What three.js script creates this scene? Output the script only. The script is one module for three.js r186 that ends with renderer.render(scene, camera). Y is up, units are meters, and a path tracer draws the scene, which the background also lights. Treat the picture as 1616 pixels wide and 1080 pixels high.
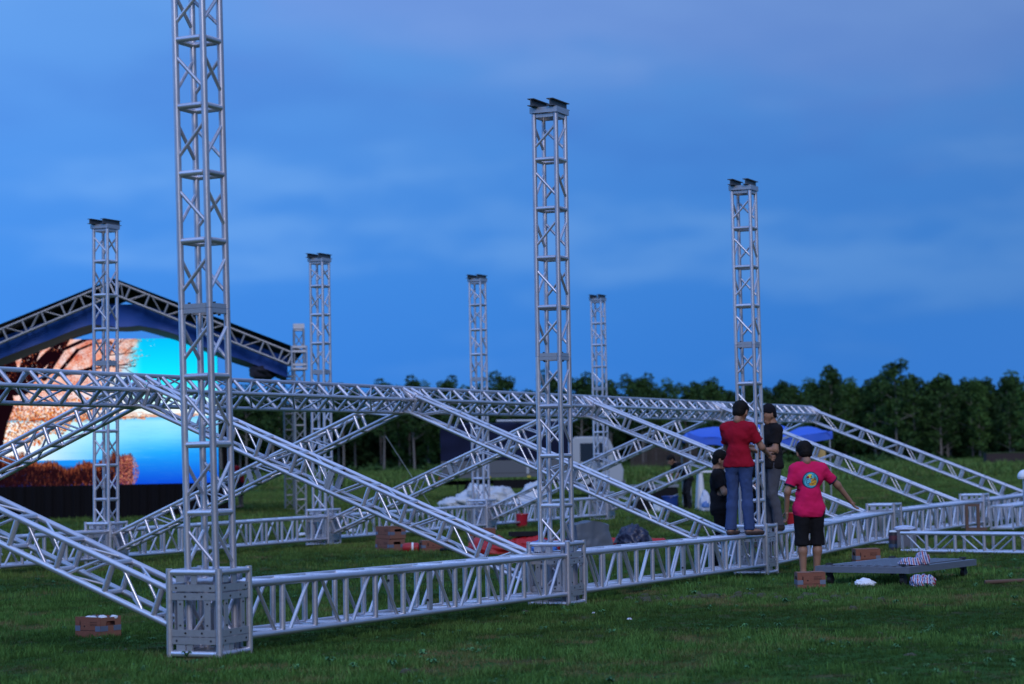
import * as THREE from 'three';
import { mergeGeometries } from 'three/addons/utils/BufferGeometryUtils.js';
import { ImprovedNoise } from 'three/addons/math/ImprovedNoise.js';
import { RectAreaLightUniformsLib } from 'three/addons/lights/RectAreaLightUniformsLib.js';
import { RoundedBoxGeometry } from 'three/addons/geometries/RoundedBoxGeometry.js';

// ---------- camera, sky, sun, exposure ----------
const scene = new THREE.Scene();
const camera = new THREE.PerspectiveCamera(17.84, 1024 / 684, 0.5, 3000);
const YAW = 0.419586, PITCH = 0.0531179, ROLL = -0.0197867;
{
  const f = new THREE.Vector3(Math.cos(PITCH) * Math.cos(YAW), Math.sin(PITCH), -Math.cos(PITCH) * Math.sin(YAW));
  const r0 = new THREE.Vector3().crossVectors(f, new THREE.Vector3(0, 1, 0)).normalize(), u0 = new THREE.Vector3().crossVectors(r0, f);
  const r = r0.clone().multiplyScalar(Math.cos(ROLL)).addScaledVector(u0, Math.sin(ROLL)), u = new THREE.Vector3().crossVectors(r, f);
  camera.position.set(-13.756, 1.458, 8.6078);
  camera.quaternion.setFromRotationMatrix(new THREE.Matrix4().makeBasis(r, u, f.clone().negate()));
}
camera.focus = 21; camera.userData.fStop = 2.4;
const renderer = new THREE.WebGLRenderer({ antialias: true });
renderer.toneMapping = THREE.LinearToneMapping; renderer.toneMappingExposure = 1.0;
renderer.shadowMap.enabled = true;
RectAreaLightUniformsLib.init();

const noise = new ImprovedNoise();
const N3 = (x, y, z) => noise.noise(x, y, z);
function fbm(x, y, z, o = 4) { let s = 0, a = 0.5; for (let i = 0; i < o; i++) { s += a * N3(x, y, z); x *= 2.03; y *= 2.03; z *= 2.03; a *= 0.5; } return s; }
function rng(seed) { let a = seed >>> 0; return () => { a = (a + 0x6D2B79F5) | 0; let t = Math.imul(a ^ (a >>> 15), 1 | a); t = (t + Math.imul(t ^ (t >>> 7), 61 | t)) ^ t; return ((t ^ (t >>> 14)) >>> 0) / 4294967296; }; }
const smooth = (a, b, x) => { const t = Math.min(1, Math.max(0, (x - a) / (b - a))); return t * t * (3 - 2 * t); };
const V = (x, y, z) => new THREE.Vector3(x, y, z);

{ // dusk sky: even blue air with thin layers of cloud, paler and more lavender with height
  const W = 2048, H = 1024, d = new Float32Array(W * H * 4);
  const lin = (r, g, b) => [r, g, b].map((c) => { c /= 255; return c <= 0.04045 ? c / 12.92 : ((c + 0.055) / 1.055) ** 2.4; });
  const cLow = lin(56, 132, 228), cMid = lin(68, 142, 232), cTop = lin(100, 158, 232), cZen = lin(152, 186, 254), cloud = lin(120, 176, 244), pink = lin(138, 152, 222), dim = lin(58, 112, 208);
  const mix = (a, b, t) => a.map((v, i) => v + (b[i] - v) * t);
  for (let j = 0; j < H; j++) {
    const up = ((j + 0.5) / H - 0.5) * Math.PI, y = Math.sin(up), el = up * 180 / Math.PI;
    for (let i = 0; i < W; i++) {
      const a = ((i + 0.5) / W - 0.5) * 2 * Math.PI, x = Math.cos(a) * Math.cos(up), z = Math.sin(a) * Math.cos(up);
      let c = mix(cLow, cMid, smooth(0, 6, el)); c = mix(c, cTop, smooth(4, 14, el)); c = mix(c, cZen, smooth(14, 60, el));
      // cloud sheet: layers seen low down, so stretched sideways
      const k = 1 / (Math.max(y, 0) + 0.13), px = x * k, pz = z * k;
      const n1 = fbm(px * 0.8 + 3.1, pz * 0.8 - 1.7, 0.3, 5), n2 = fbm(px * 4.6 - 6, pz * 4.6 + 2, 4.4, 5), n3 = fbm(px * 0.55 + 9, pz * 0.55, 7.7, 3);
      const wide = smooth(-0.1, 0.26, n1 + 0.34 * n2);
      c = mix(c, cloud, 0.5 * wide * smooth(0.5, 6, el));
      c = mix(c, dim, 0.3 * smooth(0.06, 0.4, -n1 + 0.25 * n2) * smooth(2, 9, el));
      c = mix(c, pink, 0.32 * smooth(0.02, 0.34, n3 + 0.2 * n2) * smooth(5, 12, el));
      { const q = 1.08 + 0.22 * smooth(20, 60, el) + 0.72 * (-0.62 * x - 0.78 * z) * (1 - smooth(30, 80, el)); c = c.map((v) => v * q); } // brighter towards the side where the day is going
      if (el < 0) c = mix(cLow, lin(40, 60, 70), smooth(0, -8, el));
      const o = (j * W + i) * 4; d[o] = c[0]; d[o + 1] = c[1]; d[o + 2] = c[2]; d[o + 3] = 1;
    }
  }
  const t = new THREE.DataTexture(d, W, H, THREE.RGBAFormat, THREE.FloatType);
  t.mapping = THREE.EquirectangularReflectionMapping; t.magFilter = t.minFilter = THREE.LinearFilter; t.wrapS = THREE.RepeatWrapping; t.needsUpdate = true;
  scene.background = t; scene.environment = t;
}
// the last light after sunset comes from behind the camera, wide and soft
const sun = new THREE.DirectionalLight(new THREE.Color(1.0, 0.93, 0.97), 1.4);
sun.position.set(-34, 30, 24); sun.target.position.set(10, 0, -4); sun.castShadow = true; sun.shadow.radius = 40;
Object.assign(sun.shadow.camera, { left: -60, right: 60, top: 60, bottom: -60, near: 1, far: 200 }); sun.shadow.mapSize.set(2048, 2048);
scene.add(sun, sun.target);

// ---------- helpers ----------
// survey grid of the field: e metres across, n metres into the field
const FX = Math.cos(YAW), FZ = -Math.sin(YAW);
const site = (e, n, y = 0) => V(-13.756 + FX * n - FZ * e, y, 8.608 + FZ * n + FX * e);
const BUMPS = [[0, 0, 0.055], [6.54, 0, -0.03], [13.07, 0, -0.09]];
function groundY(x, z) { let y = 0; for (const [a, b, h] of BUMPS) y += h * Math.exp(-((x - a) ** 2 + (z - b) ** 2) / 6.5); return y; }
const used = new Map();
function numbered(n) { const k = used.get(n) ?? 0; used.set(n, k + 1); return k ? n + '_' + String(k).padStart(3, '0') : n; }
function tag(o, label, category, group, kind) { if (label) o.userData.label = label; if (category) o.userData.category = category; if (group) o.userData.group = group; if (kind) o.userData.kind = kind; return o; }
function thing(name, label, category, pos = V(0, 0, 0), turn = 0, group) {
  const g = new THREE.Group(); g.name = numbered(name); g.position.copy(pos); g.rotation.y = turn; scene.add(g);
  return tag(g, label, category, group);
}
function shadows(m) { m.castShadow = m.receiveShadow = true; return m; }
function part(parent, name, geo, mat, pos, rot) {
  const m = shadows(new THREE.Mesh(geo, mat)); m.name = parent === scene ? numbered(name) : name;
  if (pos) m.position.copy(pos); if (rot) m.rotation.set(...rot);
  parent.add(m); return m;
}
const CYL = new THREE.CylinderGeometry(1, 1, 1, 12, 1), BOX = new THREE.BoxGeometry(1, 1, 1), UP = V(0, 1, 0);
const RBOX = new RoundedBoxGeometry(1, 1, 1, 2, 0.08);
function rod(parent, name, a, b, r, mat) {
  const m = part(parent, name, CYL, mat), d = b.clone().sub(a), L = d.length();
  m.position.copy(a).addScaledVector(d, 0.5); m.quaternion.setFromUnitVectors(UP, d.divideScalar(L)); m.scale.set(r, L, r); return m;
}
function bar(parent, name, x, y, z, sx, sy, sz, mat, rot) { const m = part(parent, name, BOX, mat, V(x, y, z), rot); m.scale.set(sx, sy, sz); return m; }
function canvasTex(w, h, draw, srgb = true) {
  const c = document.createElement('canvas'); c.width = w; c.height = h; draw(c.getContext('2d'), w, h);
  const t = new THREE.CanvasTexture(c); if (srgb) t.colorSpace = THREE.SRGBColorSpace; return t;
}
function noiseTex(size, fn, srgb = false) { // fn(u,v) -> [r,g,b] 0..1, tileable if fn is
  const d = new Uint8Array(size * size * 4);
  for (let j = 0; j < size; j++) for (let i = 0; i < size; i++) { const c = fn(i / size, j / size), o = (j * size + i) * 4; for (let k = 0; k < 3; k++) d[o + k] = Math.max(0, Math.min(255, c[k] * 255)); d[o + 3] = 255; }
  const t = new THREE.DataTexture(d, size, size); t.wrapS = t.wrapT = THREE.RepeatWrapping; t.magFilter = THREE.LinearFilter; t.minFilter = THREE.LinearMipmapLinearFilter; t.generateMipmaps = true;
  if (srgb) t.colorSpace = THREE.SRGBColorSpace; t.needsUpdate = true; return t;
}
const tnoise = (u, v, f, s) => { // tileable noise on a torus
  const a = u * 2 * Math.PI, b = v * 2 * Math.PI, R = f / 6.283; return fbm(Math.cos(a) * R + s, Math.sin(a) * R + Math.cos(b) * R * 1.3, Math.sin(b) * R - s, 4);
};
const std = (r, g, b, rough = 0.8, metal = 0, extra = {}) => new THREE.MeshStandardMaterial({ color: new THREE.Color().setRGB(r, g, b), roughness: rough, metalness: metal, ...extra });

// ---------- materials ----------
const scuff = noiseTex(256, (u, v) => { const n = 0.95 + 0.12 * tnoise(u, v, 14, 2) - 0.1 * smooth(0.2, 0.36, tnoise(u, v, 34, 8)); return [n, n, n]; }, true);
const scuffRough = noiseTex(256, (u, v) => { const n = 0.85 + 0.3 * tnoise(u, v, 22, 5); return [n, n, n]; });
const ALU = [0.74, 0.61, 0.68, 0.56].map((c, i) => std(c * 0.97, c * 0.975, c * (1.07 + 0.015 * i), 0.39 + 0.03 * i, 0.72, { map: scuff, roughnessMap: scuffRough }));
const SHADEALU = [0.36, 0.30].map((c) => std(c, c, c * 1.05, 0.55, 0.6, { map: scuff, roughnessMap: scuffRough }));  // same aluminium; the shade under the stage roof is put into its colour
const PLATE = std(0.5, 0.51, 0.56, 0.45, 0.65, { map: scuff, roughnessMap: scuffRough });
const BOLT = std(0.03, 0.03, 0.035, 0.5, 0.7), STEELDARK = std(0.14, 0.145, 0.16, 0.5, 0.6, { map: scuff });
const dull = (r, g, b, rough = 0.9, extra = {}) => new THREE.MeshPhysicalMaterial({ color: new THREE.Color().setRGB(r, g, b), roughness: rough, metalness: 0, specularIntensity: 0.25, ...extra });

// ---------- ground ----------
const groundTex = noiseTex(1024, (u, v) => {
  const a = tnoise(u, v, 30, 1), b = tnoise(u, v, 90, 3), c = tnoise(u, v, 9, 6), s = 1 + 0.9 * b + 0.5 * a, soil = smooth(0.1, 0.3, c + 0.5 * a);
  const g = [0.05 * s, 0.125 * s, 0.03 * s], e = [0.11 * s, 0.09 * s, 0.055 * s];
  return g.map((x, i) => (x * (1 - 0.8 * soil) + e[i] * 0.8 * soil) ** (1 / 2.2));
}, true);
{
  const n = 170, K = 7, pos = [], uv = [], col = [], idx = [];
  const w = (t) => Math.sinh(K * t) / Math.sinh(K) * 1500;
  for (let j = 0; j <= n; j++) for (let i = 0; i <= n; i++) {
    const x = 6 + w(i / n * 2 - 1), z = -2 + w(j / n * 2 - 1);
    pos.push(x, groundY(x, z), z); uv.push(x / 3.1, z / 3.1);
    const s = 0.62 + 0.35 * fbm(x * 0.05, z * 0.05, 3, 3) + 0.25 * fbm(x * 0.4, z * 0.4, 8, 2); col.push(s * 0.86, s, s * 0.78);
  }
  for (let j = 0; j < n; j++) for (let i = 0; i < n; i++) { const a = j * (n + 1) + i; idx.push(a, a + n + 1, a + 1, a + 1, a + n + 1, a + n + 2); }
  const g = new THREE.BufferGeometry(); g.setAttribute('position', new THREE.Float32BufferAttribute(pos, 3)); g.setAttribute('uv', new THREE.Float32BufferAttribute(uv, 2)); g.setAttribute('color', new THREE.Float32BufferAttribute(col, 3)); g.setIndex(idx); g.computeVertexNormals();
  const m = part(scene, 'ground', g, new THREE.MeshPhysicalMaterial({ map: groundTex, vertexColors: true, roughness: 1, specularIntensity: 0.08, bumpMap: groundTex, bumpScale: 0.03 }));
  tag(m, 'wide flat grass field reaching to the tree line', 'ground', null, 'structure');
}

// ---------- trusses ----------
// a square lattice truss: four chords, a frame of posts and rungs at each station, one thin brace per face and bay
function trussRods(g, L, w, h, o = {}) {
  const { stations, inset = 0.1, r = 0.025, rb = 0.0135, helix = false, joints = [], ends = true, map = (x, y, z) => V(x, y, z), phase = 0, phaseUp = phase, seed = 1, mats = ALU } = o, R = rng(seed * 77 + 5);
  const m = () => mats[Math.floor(R() * mats.length)], cr = [[h / 2, w / 2], [h / 2, -w / 2], [-h / 2, -w / 2], [-h / 2, w / 2]], P = (x, i) => map(x, cr[i & 3][0], cr[i & 3][1]);
  const cuts = [0, ...joints, L];
  for (let i = 0; i < 4; i++) for (let c = 0; c < cuts.length - 1; c++) rod(g, 'chord', P(cuts[c] + 0.002, i), P(cuts[c + 1] - 0.002, i), r, m());
  const isJoint = (x) => joints.some((j) => Math.abs(j - x) < 0.06);
  const frame = (x, plate) => { for (let i = 0; i < 4; i++) {
    const a = P(x, i), b = P(x, i + 1), d = b.clone().sub(a), l = d.length(); d.divideScalar(l); a.addScaledVector(d, r * 0.8); b.addScaledVector(d, -r * 0.8);
    if (!plate) rod(g, i % 2 ? 'post' : 'rung', a, b, r * 0.92, m());
    else { // flat bolted end frame
      const q = part(g, 'joint_plate', BOX, PLATE), ax = map(1, 0, 0).sub(map(0, 0, 0)).normalize(), t = new THREE.Vector3().crossVectors(d, ax);
      q.quaternion.setFromRotationMatrix(new THREE.Matrix4().makeBasis(d, ax, t)); q.position.copy(a).lerp(b, 0.5); q.scale.set(l - 2 * r, 0.034, 0.024);
    } } };
  for (const x of stations) if (!isJoint(x)) frame(x, false);
  for (const x of joints) { frame(x - 0.018, true); frame(x + 0.018, true);
    for (let i = 0; i < 4; i++) { const a = P(x, i), b = P(x, i + 1), c = a.clone().lerp(b, 0.28), ax = map(1, 0, 0).sub(map(0, 0, 0)).normalize(); rod(g, 'bolt', c.clone().addScaledVector(ax, -0.046), c.clone().addScaledVector(ax, 0.046), 0.011, BOLT); } }
  if (ends) for (const x of [0.024, L - 0.024]) frame(x, true);
  const all = [0, ...stations.filter((x) => x > 0.12 && x < L - 0.12), L];
  for (let s = 0; s < all.length - 1; s++) {
    const x0 = all[s] + inset, x1 = all[s + 1] - inset; if (x1 - x0 < 0.1) continue;
    for (let i = 0; i < 4; i++) {
      let rev = (s + (joints.length && all[s] > joints[0] - 0.1 ? phaseUp : phase)) % 2 === 1; if (!helix && (i === 3 || i === 2)) rev = !rev;
      const a = P(x0, rev ? i + 1 : i), b = P(x1, rev ? i : i + 1); rod(g, 'brace', a, b, i % 2 || helix ? rb : rb * 0.85, m());
    }
  }
}
const aim = (g, a, b, roll = 0) => { // put local X from a to b, local Y as near up as can be
  const x = b.clone().sub(a).normalize(), z = new THREE.Vector3().crossVectors(x, UP).normalize(), y = new THREE.Vector3().crossVectors(z, x);
  g.position.copy(a); g.quaternion.setFromRotationMatrix(new THREE.Matrix4().makeBasis(x, y, z)); if (roll) g.rotateX(roll); return b.distanceTo(a);
};
const range = (a, b, s) => { const o = []; for (let x = a; x < b - 1e-6; x += s) o.push(x); return o; };

const SL = 6.536, SW = 9.937, BH = 0.645, BW = 0.21;
function sleeveBlock(k, z, label) {
  const x = k * SL, g = thing('sleeve_block', label, 'sleeve block', V(x, groundY(x, z), z), 0, 'sleeve blocks at the foot of the roof frame');
  for (const a of [-1, 1]) for (const b of [-1, 1]) rod(g, 'corner_post', V(a * BW, 0.004, b * BW), V(a * BW, BH, b * BW), 0.024, ALU[(k + a + b + 6) % 4]);
  for (let s = 0; s < 4; s++) {
    const side = new THREE.Group(); side.name = 'side_frame'; side.rotation.y = s * Math.PI / 2; g.add(side);
    const q = BW;
    for (const y of [0.028, BH - 0.028]) rod(side, 'rail', V(-q + 0.02, y, q), V(q - 0.02, y, q), 0.022, ALU[(s + 1) % 4]);
    for (const y of [0.124, 0.18, 0.444, 0.506]) bar(side, 'plate', 0, y, q + 0.006, 2 * q - 0.05, 0.05, 0.008, PLATE);
    for (const e of [-1, 1]) {
      bar(side, 'upright', e * 0.115, 0.312, q + 0.001, 0.05, 0.214, 0.008, PLATE);
      for (const [y, u] of [[0.124, 0.145], [0.18, 0.07], [0.444, 0.07], [0.506, 0.145]]) rod(side, 'bolt', V(e * u, y, q + 0.008), V(e * u, y, q + 0.013), 0.008, BOLT);
      for (const y of [0.235, 0.39]) rod(side, 'bolt', V(e * 0.115, y, q + 0.003), V(e * 0.115, y, q + 0.009), 0.007, BOLT);
      bar(side, 'tab', e * 0.02 - 0.02, e > 0 ? 0.575 : 0.072, q - 0.004, 0.05, 0.085, 0.012, PLATE);
      bar(side, 'roller', -0.115, e > 0 ? 0.575 : 0.076, q - 0.012, 0.075, 0.06, 0.03, ALU[2]);
    }
  }
  return g;
}
function tower(k, z, joint, top, lean, dx, ph, pu, label) {
  const x = k * SL, g = thing('truss_tower', label, 'truss tower', V(x, groundY(x, z) + 0.01, z).add(V(dx * 0.41, 0, dx * 0.91)), 0, 'truss towers of the unfinished roof frame');
  g.quaternion.setFromAxisAngle(V(FX, 0, FZ), lean);
  const st = range(joint - 0.5 * Math.floor(joint / 0.5 - 0.1), top - 0.2, 0.5);
  trussRods(g, top - 0.03, 0.24, 0.24, { stations: st, inset: 0.12, helix: true, joints: [joint], rb: 0.014, map: (a, b, c) => V(b, a, c), phase: ph, phaseUp: pu, seed: k * 9 + (z ? 4 : 0) + 1 });
  // head frame with two short channel beams lying across it
  const hd = new THREE.Group(); hd.name = 'tower_head'; hd.position.y = top; g.add(hd);
  for (const s of [-1, 1]) { bar(hd, 'head_rail', 0, 0, s * 0.135, 0.32, 0.06, 0.03, PLATE); bar(hd, 'head_rail', s * 0.145, 0, 0, 0.03, 0.056, 0.24, PLATE); }
  const I = (zz, x0, y0, rz) => { const b = new THREE.Shape(), w = 0.036, t = 0.008, h = 0.075; b.moveTo(-w, 0); for (const [px, py] of [[w, 0], [w, t], [t / 2, t], [t / 2, h - t], [w, h - t], [w, h], [-w, h], [-w, h - t], [-t / 2, h - t], [-t / 2, t], [-w, t]]) b.lineTo(px, py); b.closePath();
    const m = part(hd, 'head_beam', new THREE.ExtrudeGeometry(b, { depth: 0.44, bevelEnabled: false }), STEELDARK, V(x0, 0.031 + y0, zz), [0, Math.PI / 2, 0]); m.rotation.z = rz; };
  I(-0.09, -0.27, 0, 0); I(0.09, -0.2, 0.002, 0);
  return g;
}
function eave(k, z, label) {
  const x0 = k * SL + 0.235, x1 = (k + 1) * SL - 0.235, g = thing('eave_truss', label, 'truss', V(0, 0, 0), 0, 'eave trusses joining the sleeve blocks');
  const ya = groundY(k * SL, z) + 0.315, yb = groundY(k * SL + SL, z) + 0.315, L = aim(g, V(x0, ya, z), V(x1, yb, z));
  trussRods(g, L, 0.38, 0.38, { stations: range(0.495, L - 0.2, 0.506), inset: 0.1, rb: 0.015, joints: [0.495 + 5 * 0.506], seed: 20 + k + (z ? 30 : 0) });
}
const RIDGE = 2.28;
function rafter(k, back, label) {
  const x = k * SL, z0 = back ? -SW + 0.24 : -0.24, zr = -SW / 2 + (back ? -0.16 : 0.16), g = thing('rafter_truss', label, 'truss', V(0, 0, 0), 0, 'sloping rafter trusses of the roof frame');
  const L = aim(g, V(x, 0.345 + groundY(x, back ? -SW : 0), z0), V(x, RIDGE - 0.065, zr));
  trussRods(g, L, 0.24, 0.24, { stations: range(0.14, L - 0.15, (L - 0.28) / 10), inset: 0.09, rb: 0.012, joints: [0.14 + (L - 0.28) / 10 * 5], seed: 60 + k + (back ? 30 : 0), phase: k % 2 });
}
const ORD = ['first', 'second', 'third', 'fourth', 'fifth', 'sixth'];
sleeveBlock(0, 0, 'big sleeve block under the tower that runs out of the top of the photo');
sleeveBlock(1, 0, 'sleeve block around the tall tower in front of the red and grey bundles');
sleeveBlock(2, 0, 'sleeve block under the tower the men are working on');
sleeveBlock(3, 0, 'empty sleeve block without a tower just beyond the man in pink');
sleeveBlock(4, 0, 'empty sleeve block beside the rusty frame and loose trusses');
sleeveBlock(5, 0, 'last sleeve block of the crew side row, cut by the picture edge');
sleeveBlock(2, -SW, 'sleeve block under the tower standing before the glowing screen');
sleeveBlock(3, -SW, 'sleeve block across the grass from the stacked cartons');
sleeveBlock(4, -SW, 'sleeve block in front of the white plastic sheeting heap');
sleeveBlock(5, -SW, 'sleeve block in front of the truck cab');
tower(0, 0, 2.536, 5.04, -0.0125, 0.02, 0, 1, 'tallest silver truss tower, its top cut off by the photo');
tower(1, 0, 2.49, 4.99, 0.004, 0.0, 0, 1, 'silver truss tower rising from the block before the red and grey bundles');
tower(2, 0, 2.93, 4.95, -0.002, -0.03, 1, 1, 'silver truss tower held by the men standing on the beam');
tower(2, -SW, 2.957, 4.97, 0.006, 0.0, 0, 0, 'truss tower standing in front of the bright LED screen');
tower(3, -SW, 3.01, 4.97, 0.001, -0.005, 0, 0, 'truss tower behind the rafters, close beside the stage roof corner post');
tower(4, -SW, 3.047, 5.05, 0.001, -0.004, 0, 0, 'truss tower in front of the dark tarpaulin of the truck');
tower(5, -SW, 2.993, 5.04, 0, 0.008, 1, 1, 'smallest looking truss tower, in front of the white truck cab');
for (let k = 0; k < 5; k++) eave(k, 0, ['eave truss lying between the big corner block and the second block', 'eave truss with the man in the red polo standing on its end', 'eave truss behind the man in the pink shirt', 'eave truss between the two empty sleeve blocks', 'eave truss running out of frame past the rusty frame'][k]);
for (let k = 1; k < 5; k++) eave(k, -SW, ['', 'eave truss ending at the tower before the screen and cut by the picture edge', 'eave truss on the far row between the screen tower and its neighbour', 'eave truss on the far row behind the stacked cartons', 'eave truss on the far row behind the red bucket'][k]);
for (let k = 0; k < 6; k++) rafter(k, false, ['rafter truss coming down to the big corner block', 'rafter truss coming down to the block before the red bundles', 'rafter truss ending at the feet of the man in red', 'rafter truss passing behind the men to the first empty block', 'rafter truss ending at the empty block beside the rusty frame', 'rafter truss at the open end of the roof frame'][k]);
for (let k = 1; k < 6; k++) rafter(k, true, ['', 'rafter truss sloping down in front of the orange trees on the screen', 'rafter truss sloping down to the tower before the screen', 'rafter truss sloping to the far block beyond the stacked cartons', 'rafter truss sloping down in front of the white sheeting heap', 'rafter truss sloping down in front of the truck cab'][k]);
for (let k = 0; k < 5; k++) {
  const g = thing('ridge_truss', ['ridge truss section crossing the orange part of the screen', 'ridge truss section behind the tallest tower', 'ridge truss section before the dark trunks and truck', 'ridge truss section behind the second tall tower', 'end section of the ridge truss behind the head of the man in red'][k], 'truss', V(0, 0, 0), 0, 'ridge truss sections along the roof top');
  const L = aim(g, V(k * SL + 0.15, RIDGE, -SW / 2), V((k + 1) * SL - 0.15, RIDGE, -SW / 2), Math.PI / 4);
  trussRods(g, L, 0.24, 0.24, { stations: range(0.3, L - 0.1, (L - 0.6) / 11.0001), inset: 0.08, rb: 0.012, joints: [], seed: 120 + k });
}
for (let k = 0; k < 6; k++) { // apex corners where two rafters meet the ridge
  const g = thing('apex_corner', ['apex corner of the frame beyond the picture edge', 'apex corner in front of the screen, above the lake picture', 'apex corner above the dark tree trunks', 'apex corner beyond the second tall tower', 'apex corner behind the man in the red polo', 'apex corner at the open end of the ridge'][k], 'truss corner', V(k * SL, RIDGE, -SW / 2), 0, 'apex corners of the ridge');
  const d = 0.1697;
  for (const [y, z] of [[d, 0], [-d, 0], [0, d], [0, -d]]) rod(g, 'chord', V(-0.148, y, z), V(0.148, y, z), 0.025, ALU[1]);
  for (const e of [-0.12, 0.12]) for (let i = 0; i < 4; i++) { const p = [[d, 0], [0, d], [-d, 0], [0, -d]], a = p[i], b = p[(i + 1) % 4]; rod(g, 'post', V(e, a[0], a[1]), V(e, b[0], b[1]), 0.023, ALU[(i + k) % 4]); }
  for (const s of [-1, 1]) for (const e of [-0.12, 0.12]) { rod(g, 'stub', V(e, d - 0.01, s * 0.015), V(e, 0.055, s * 0.2), 0.024, ALU[2]); rod(g, 'stub', V(e, -d + 0.0, s * 0.015), V(e, -0.175, s * 0.12), 0.024, ALU[0]); }
}
// loose trusses on the grass
function looseTruss(a, b, w, label, seed, joint) {
  const g = thing('loose_truss', label, 'truss', V(0, 0, 0), 0, 'spare trusses lying on the grass'), L = aim(g, a, b);
  trussRods(g, L, w, w, { stations: range(0.42, L - 0.2, 0.46), inset: 0.07, rb: 0.012, seed, joints: joint ? [joint] : [] });
}
looseTruss(V(17.1, 0.15, 0.95), V(15.75, 0.15, 5.1), 0.25, 'spare truss lying crosswise on the grass before the empty blocks', 200);
looseTruss(V(22.9, 0.3, 1.15), V(30.6, 0.3, 1.12), 0.36, 'spare truss lying alongside the last eave truss behind the rusty frame', 201);
looseTruss(V(6.8, 0.33, -11.9), V(12.6, 0.33, -11.6), 0.3, 'spare truss lying behind the block under the screen side tower', 202);

// ---------- stage with LED wall ----------
{
  const ST = 0.14, o = site(-5.78, 59);
  // stage frame: a metres across (0 at the corner post, negative over the stage), d metres back
  const du2 = site(1, 0).sub(site(0, 0)), dn2 = site(0, 1).sub(site(0, 0));
  const ax = du2.clone().multiplyScalar(Math.cos(ST)).addScaledVector(dn2, Math.sin(ST)), bk = dn2.clone().multiplyScalar(Math.cos(ST)).addScaledVector(du2, -Math.sin(ST));
  const S = (a, d, y) => o.clone().addScaledVector(ax, a).addScaledVector(bk, d).setY(y), turn = Math.atan2(-ax.z, ax.x);
  const SPAN = 9.8, DEEP = 8.2, EV = 4.25, AP = 6.2;
  const posts = [[0, 0], [0, DEEP], [-SPAN, 0]];
  posts.forEach(([a, d], i) => {
    const g = thing('stage_tower', ['stage corner tower with lifting head beside the roof edge', 'thin stage tower standing on the grass behind the roof', 'stage tower beyond the picture edge'][i], 'truss tower', S(a, d, 0), turn, 'truss towers carrying the stage roof');
    trussRods(g, i === 1 ? 4.9 : 5.05, 0.26, 0.26, { stations: range(0.45, 4.8, 0.5), inset: 0.1, helix: true, joints: [], rb: 0.014, map: (x, y, z) => V(y, x, z), seed: 300 + i, mats: SHADEALU });
    const sl = new THREE.Group(); sl.name = 'sleeve'; sl.position.y = 3.95; g.add(sl);
    for (const p of [-0.2, 0.2]) for (const q of [-0.2, 0.2]) rod(sl, 'corner_post', V(p, 0, q), V(p, 0.65, q), 0.024, ALU[1]);
    for (const y of [0.03, 0.14, 0.5, 0.62]) for (let s = 0; s < 4; s++) { const m = bar(sl, 'plate', Math.sin(s * Math.PI / 2) * 0.2, y, Math.cos(s * Math.PI / 2) * 0.2, 0.36, 0.06, 0.02, PLATE, [0, s * Math.PI / 2, 0]); }
    bar(g, 'lifting_head', 0, i === 1 ? 4.96 : 5.13, 0, 0.3, 0.14, 0.3, PLATE);
  });
  const gable = (d, labels) => [0, 1].forEach((s) => {
    const g = thing('stage_rafter', labels[s], 'truss', V(0, 0, 0), 0, 'gable trusses of the stage roof');
    const L = aim(g, S(s ? -SPAN + 0.22 : -0.22, d, EV), S(-SPAN / 2 + (s ? -0.04 : 0.04), d, AP));
    trussRods(g, L, 0.24, 0.33, { stations: range(0.3, L - 0.2, 0.55), inset: 0.07, rb: 0.016, r: 0.028, seed: 310 + s + d * 3, mats: SHADEALU });
  });
  gable(0, ['front gable truss of the stage roof sloping to the corner tower', 'front gable truss of the stage roof rising from the picture edge']);
  gable(DEEP, ['rear gable truss of the stage roof on the corner tower side', 'rear gable truss of the stage roof on the far side']);
  // roof tarpaulin
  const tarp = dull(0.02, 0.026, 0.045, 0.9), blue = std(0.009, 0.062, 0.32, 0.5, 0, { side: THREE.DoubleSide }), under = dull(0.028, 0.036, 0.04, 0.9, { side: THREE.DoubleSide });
  const sheet = (rows, cols, f, th = 0) => { const p = [], id = [], uv = []; for (let j = 0; j <= rows; j++) for (let i = 0; i <= cols; i++) { const v = f(i / cols, j / rows); p.push(v.x, v.y, v.z); uv.push(i / cols, j / rows); } for (let j = 0; j < rows; j++) for (let i = 0; i < cols; i++) { const a = j * (cols + 1) + i; id.push(a, a + 1, a + cols + 1, a + 1, a + cols + 2, a + cols + 1); } const g = new THREE.BufferGeometry(); g.setAttribute('position', new THREE.Float32BufferAttribute(p, 3)); g.setAttribute('uv', new THREE.Float32BufferAttribute(uv, 2)); g.setIndex(id); g.computeVertexNormals(); return g; };
  const roof = thing('stage_canopy', 'dark peaked tarpaulin roof with blue lining over the stage', 'canopy');
  tarp.side = THREE.DoubleSide;
  const roofY = (a) => AP + 0.27 - Math.abs(a + SPAN / 2) / (SPAN / 2) * (AP - EV);
  part(roof, 'roof_sheet', sheet(8, 40, (u, v) => { const a = 0.15 - u * (SPAN + 0.3); return S(a, -0.15 + v * (DEEP + 0.3), roofY(a) + 0.02 * Math.sin(v * 25)); }), tarp);
  // blue lining slung under the roof: flat in the middle, sloping to both sides
  const lin = (a) => { const t = Math.abs(a + SPAN / 2) / (SPAN / 2); return Math.min(5.62, AP - 0.38 - (AP - EV - 0.15) * Math.max(0, t - 0.02) * 1.02); };
  const lo = (a, v) => lin(a) - 0.08 - 0.1 * Math.sin(Math.PI * v);
  const sag = (a) => 0.54 + 0.035 * Math.cos((a + SPAN / 2) * 1.35) + 0.03 * Math.sin(a * 2.3);
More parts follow.
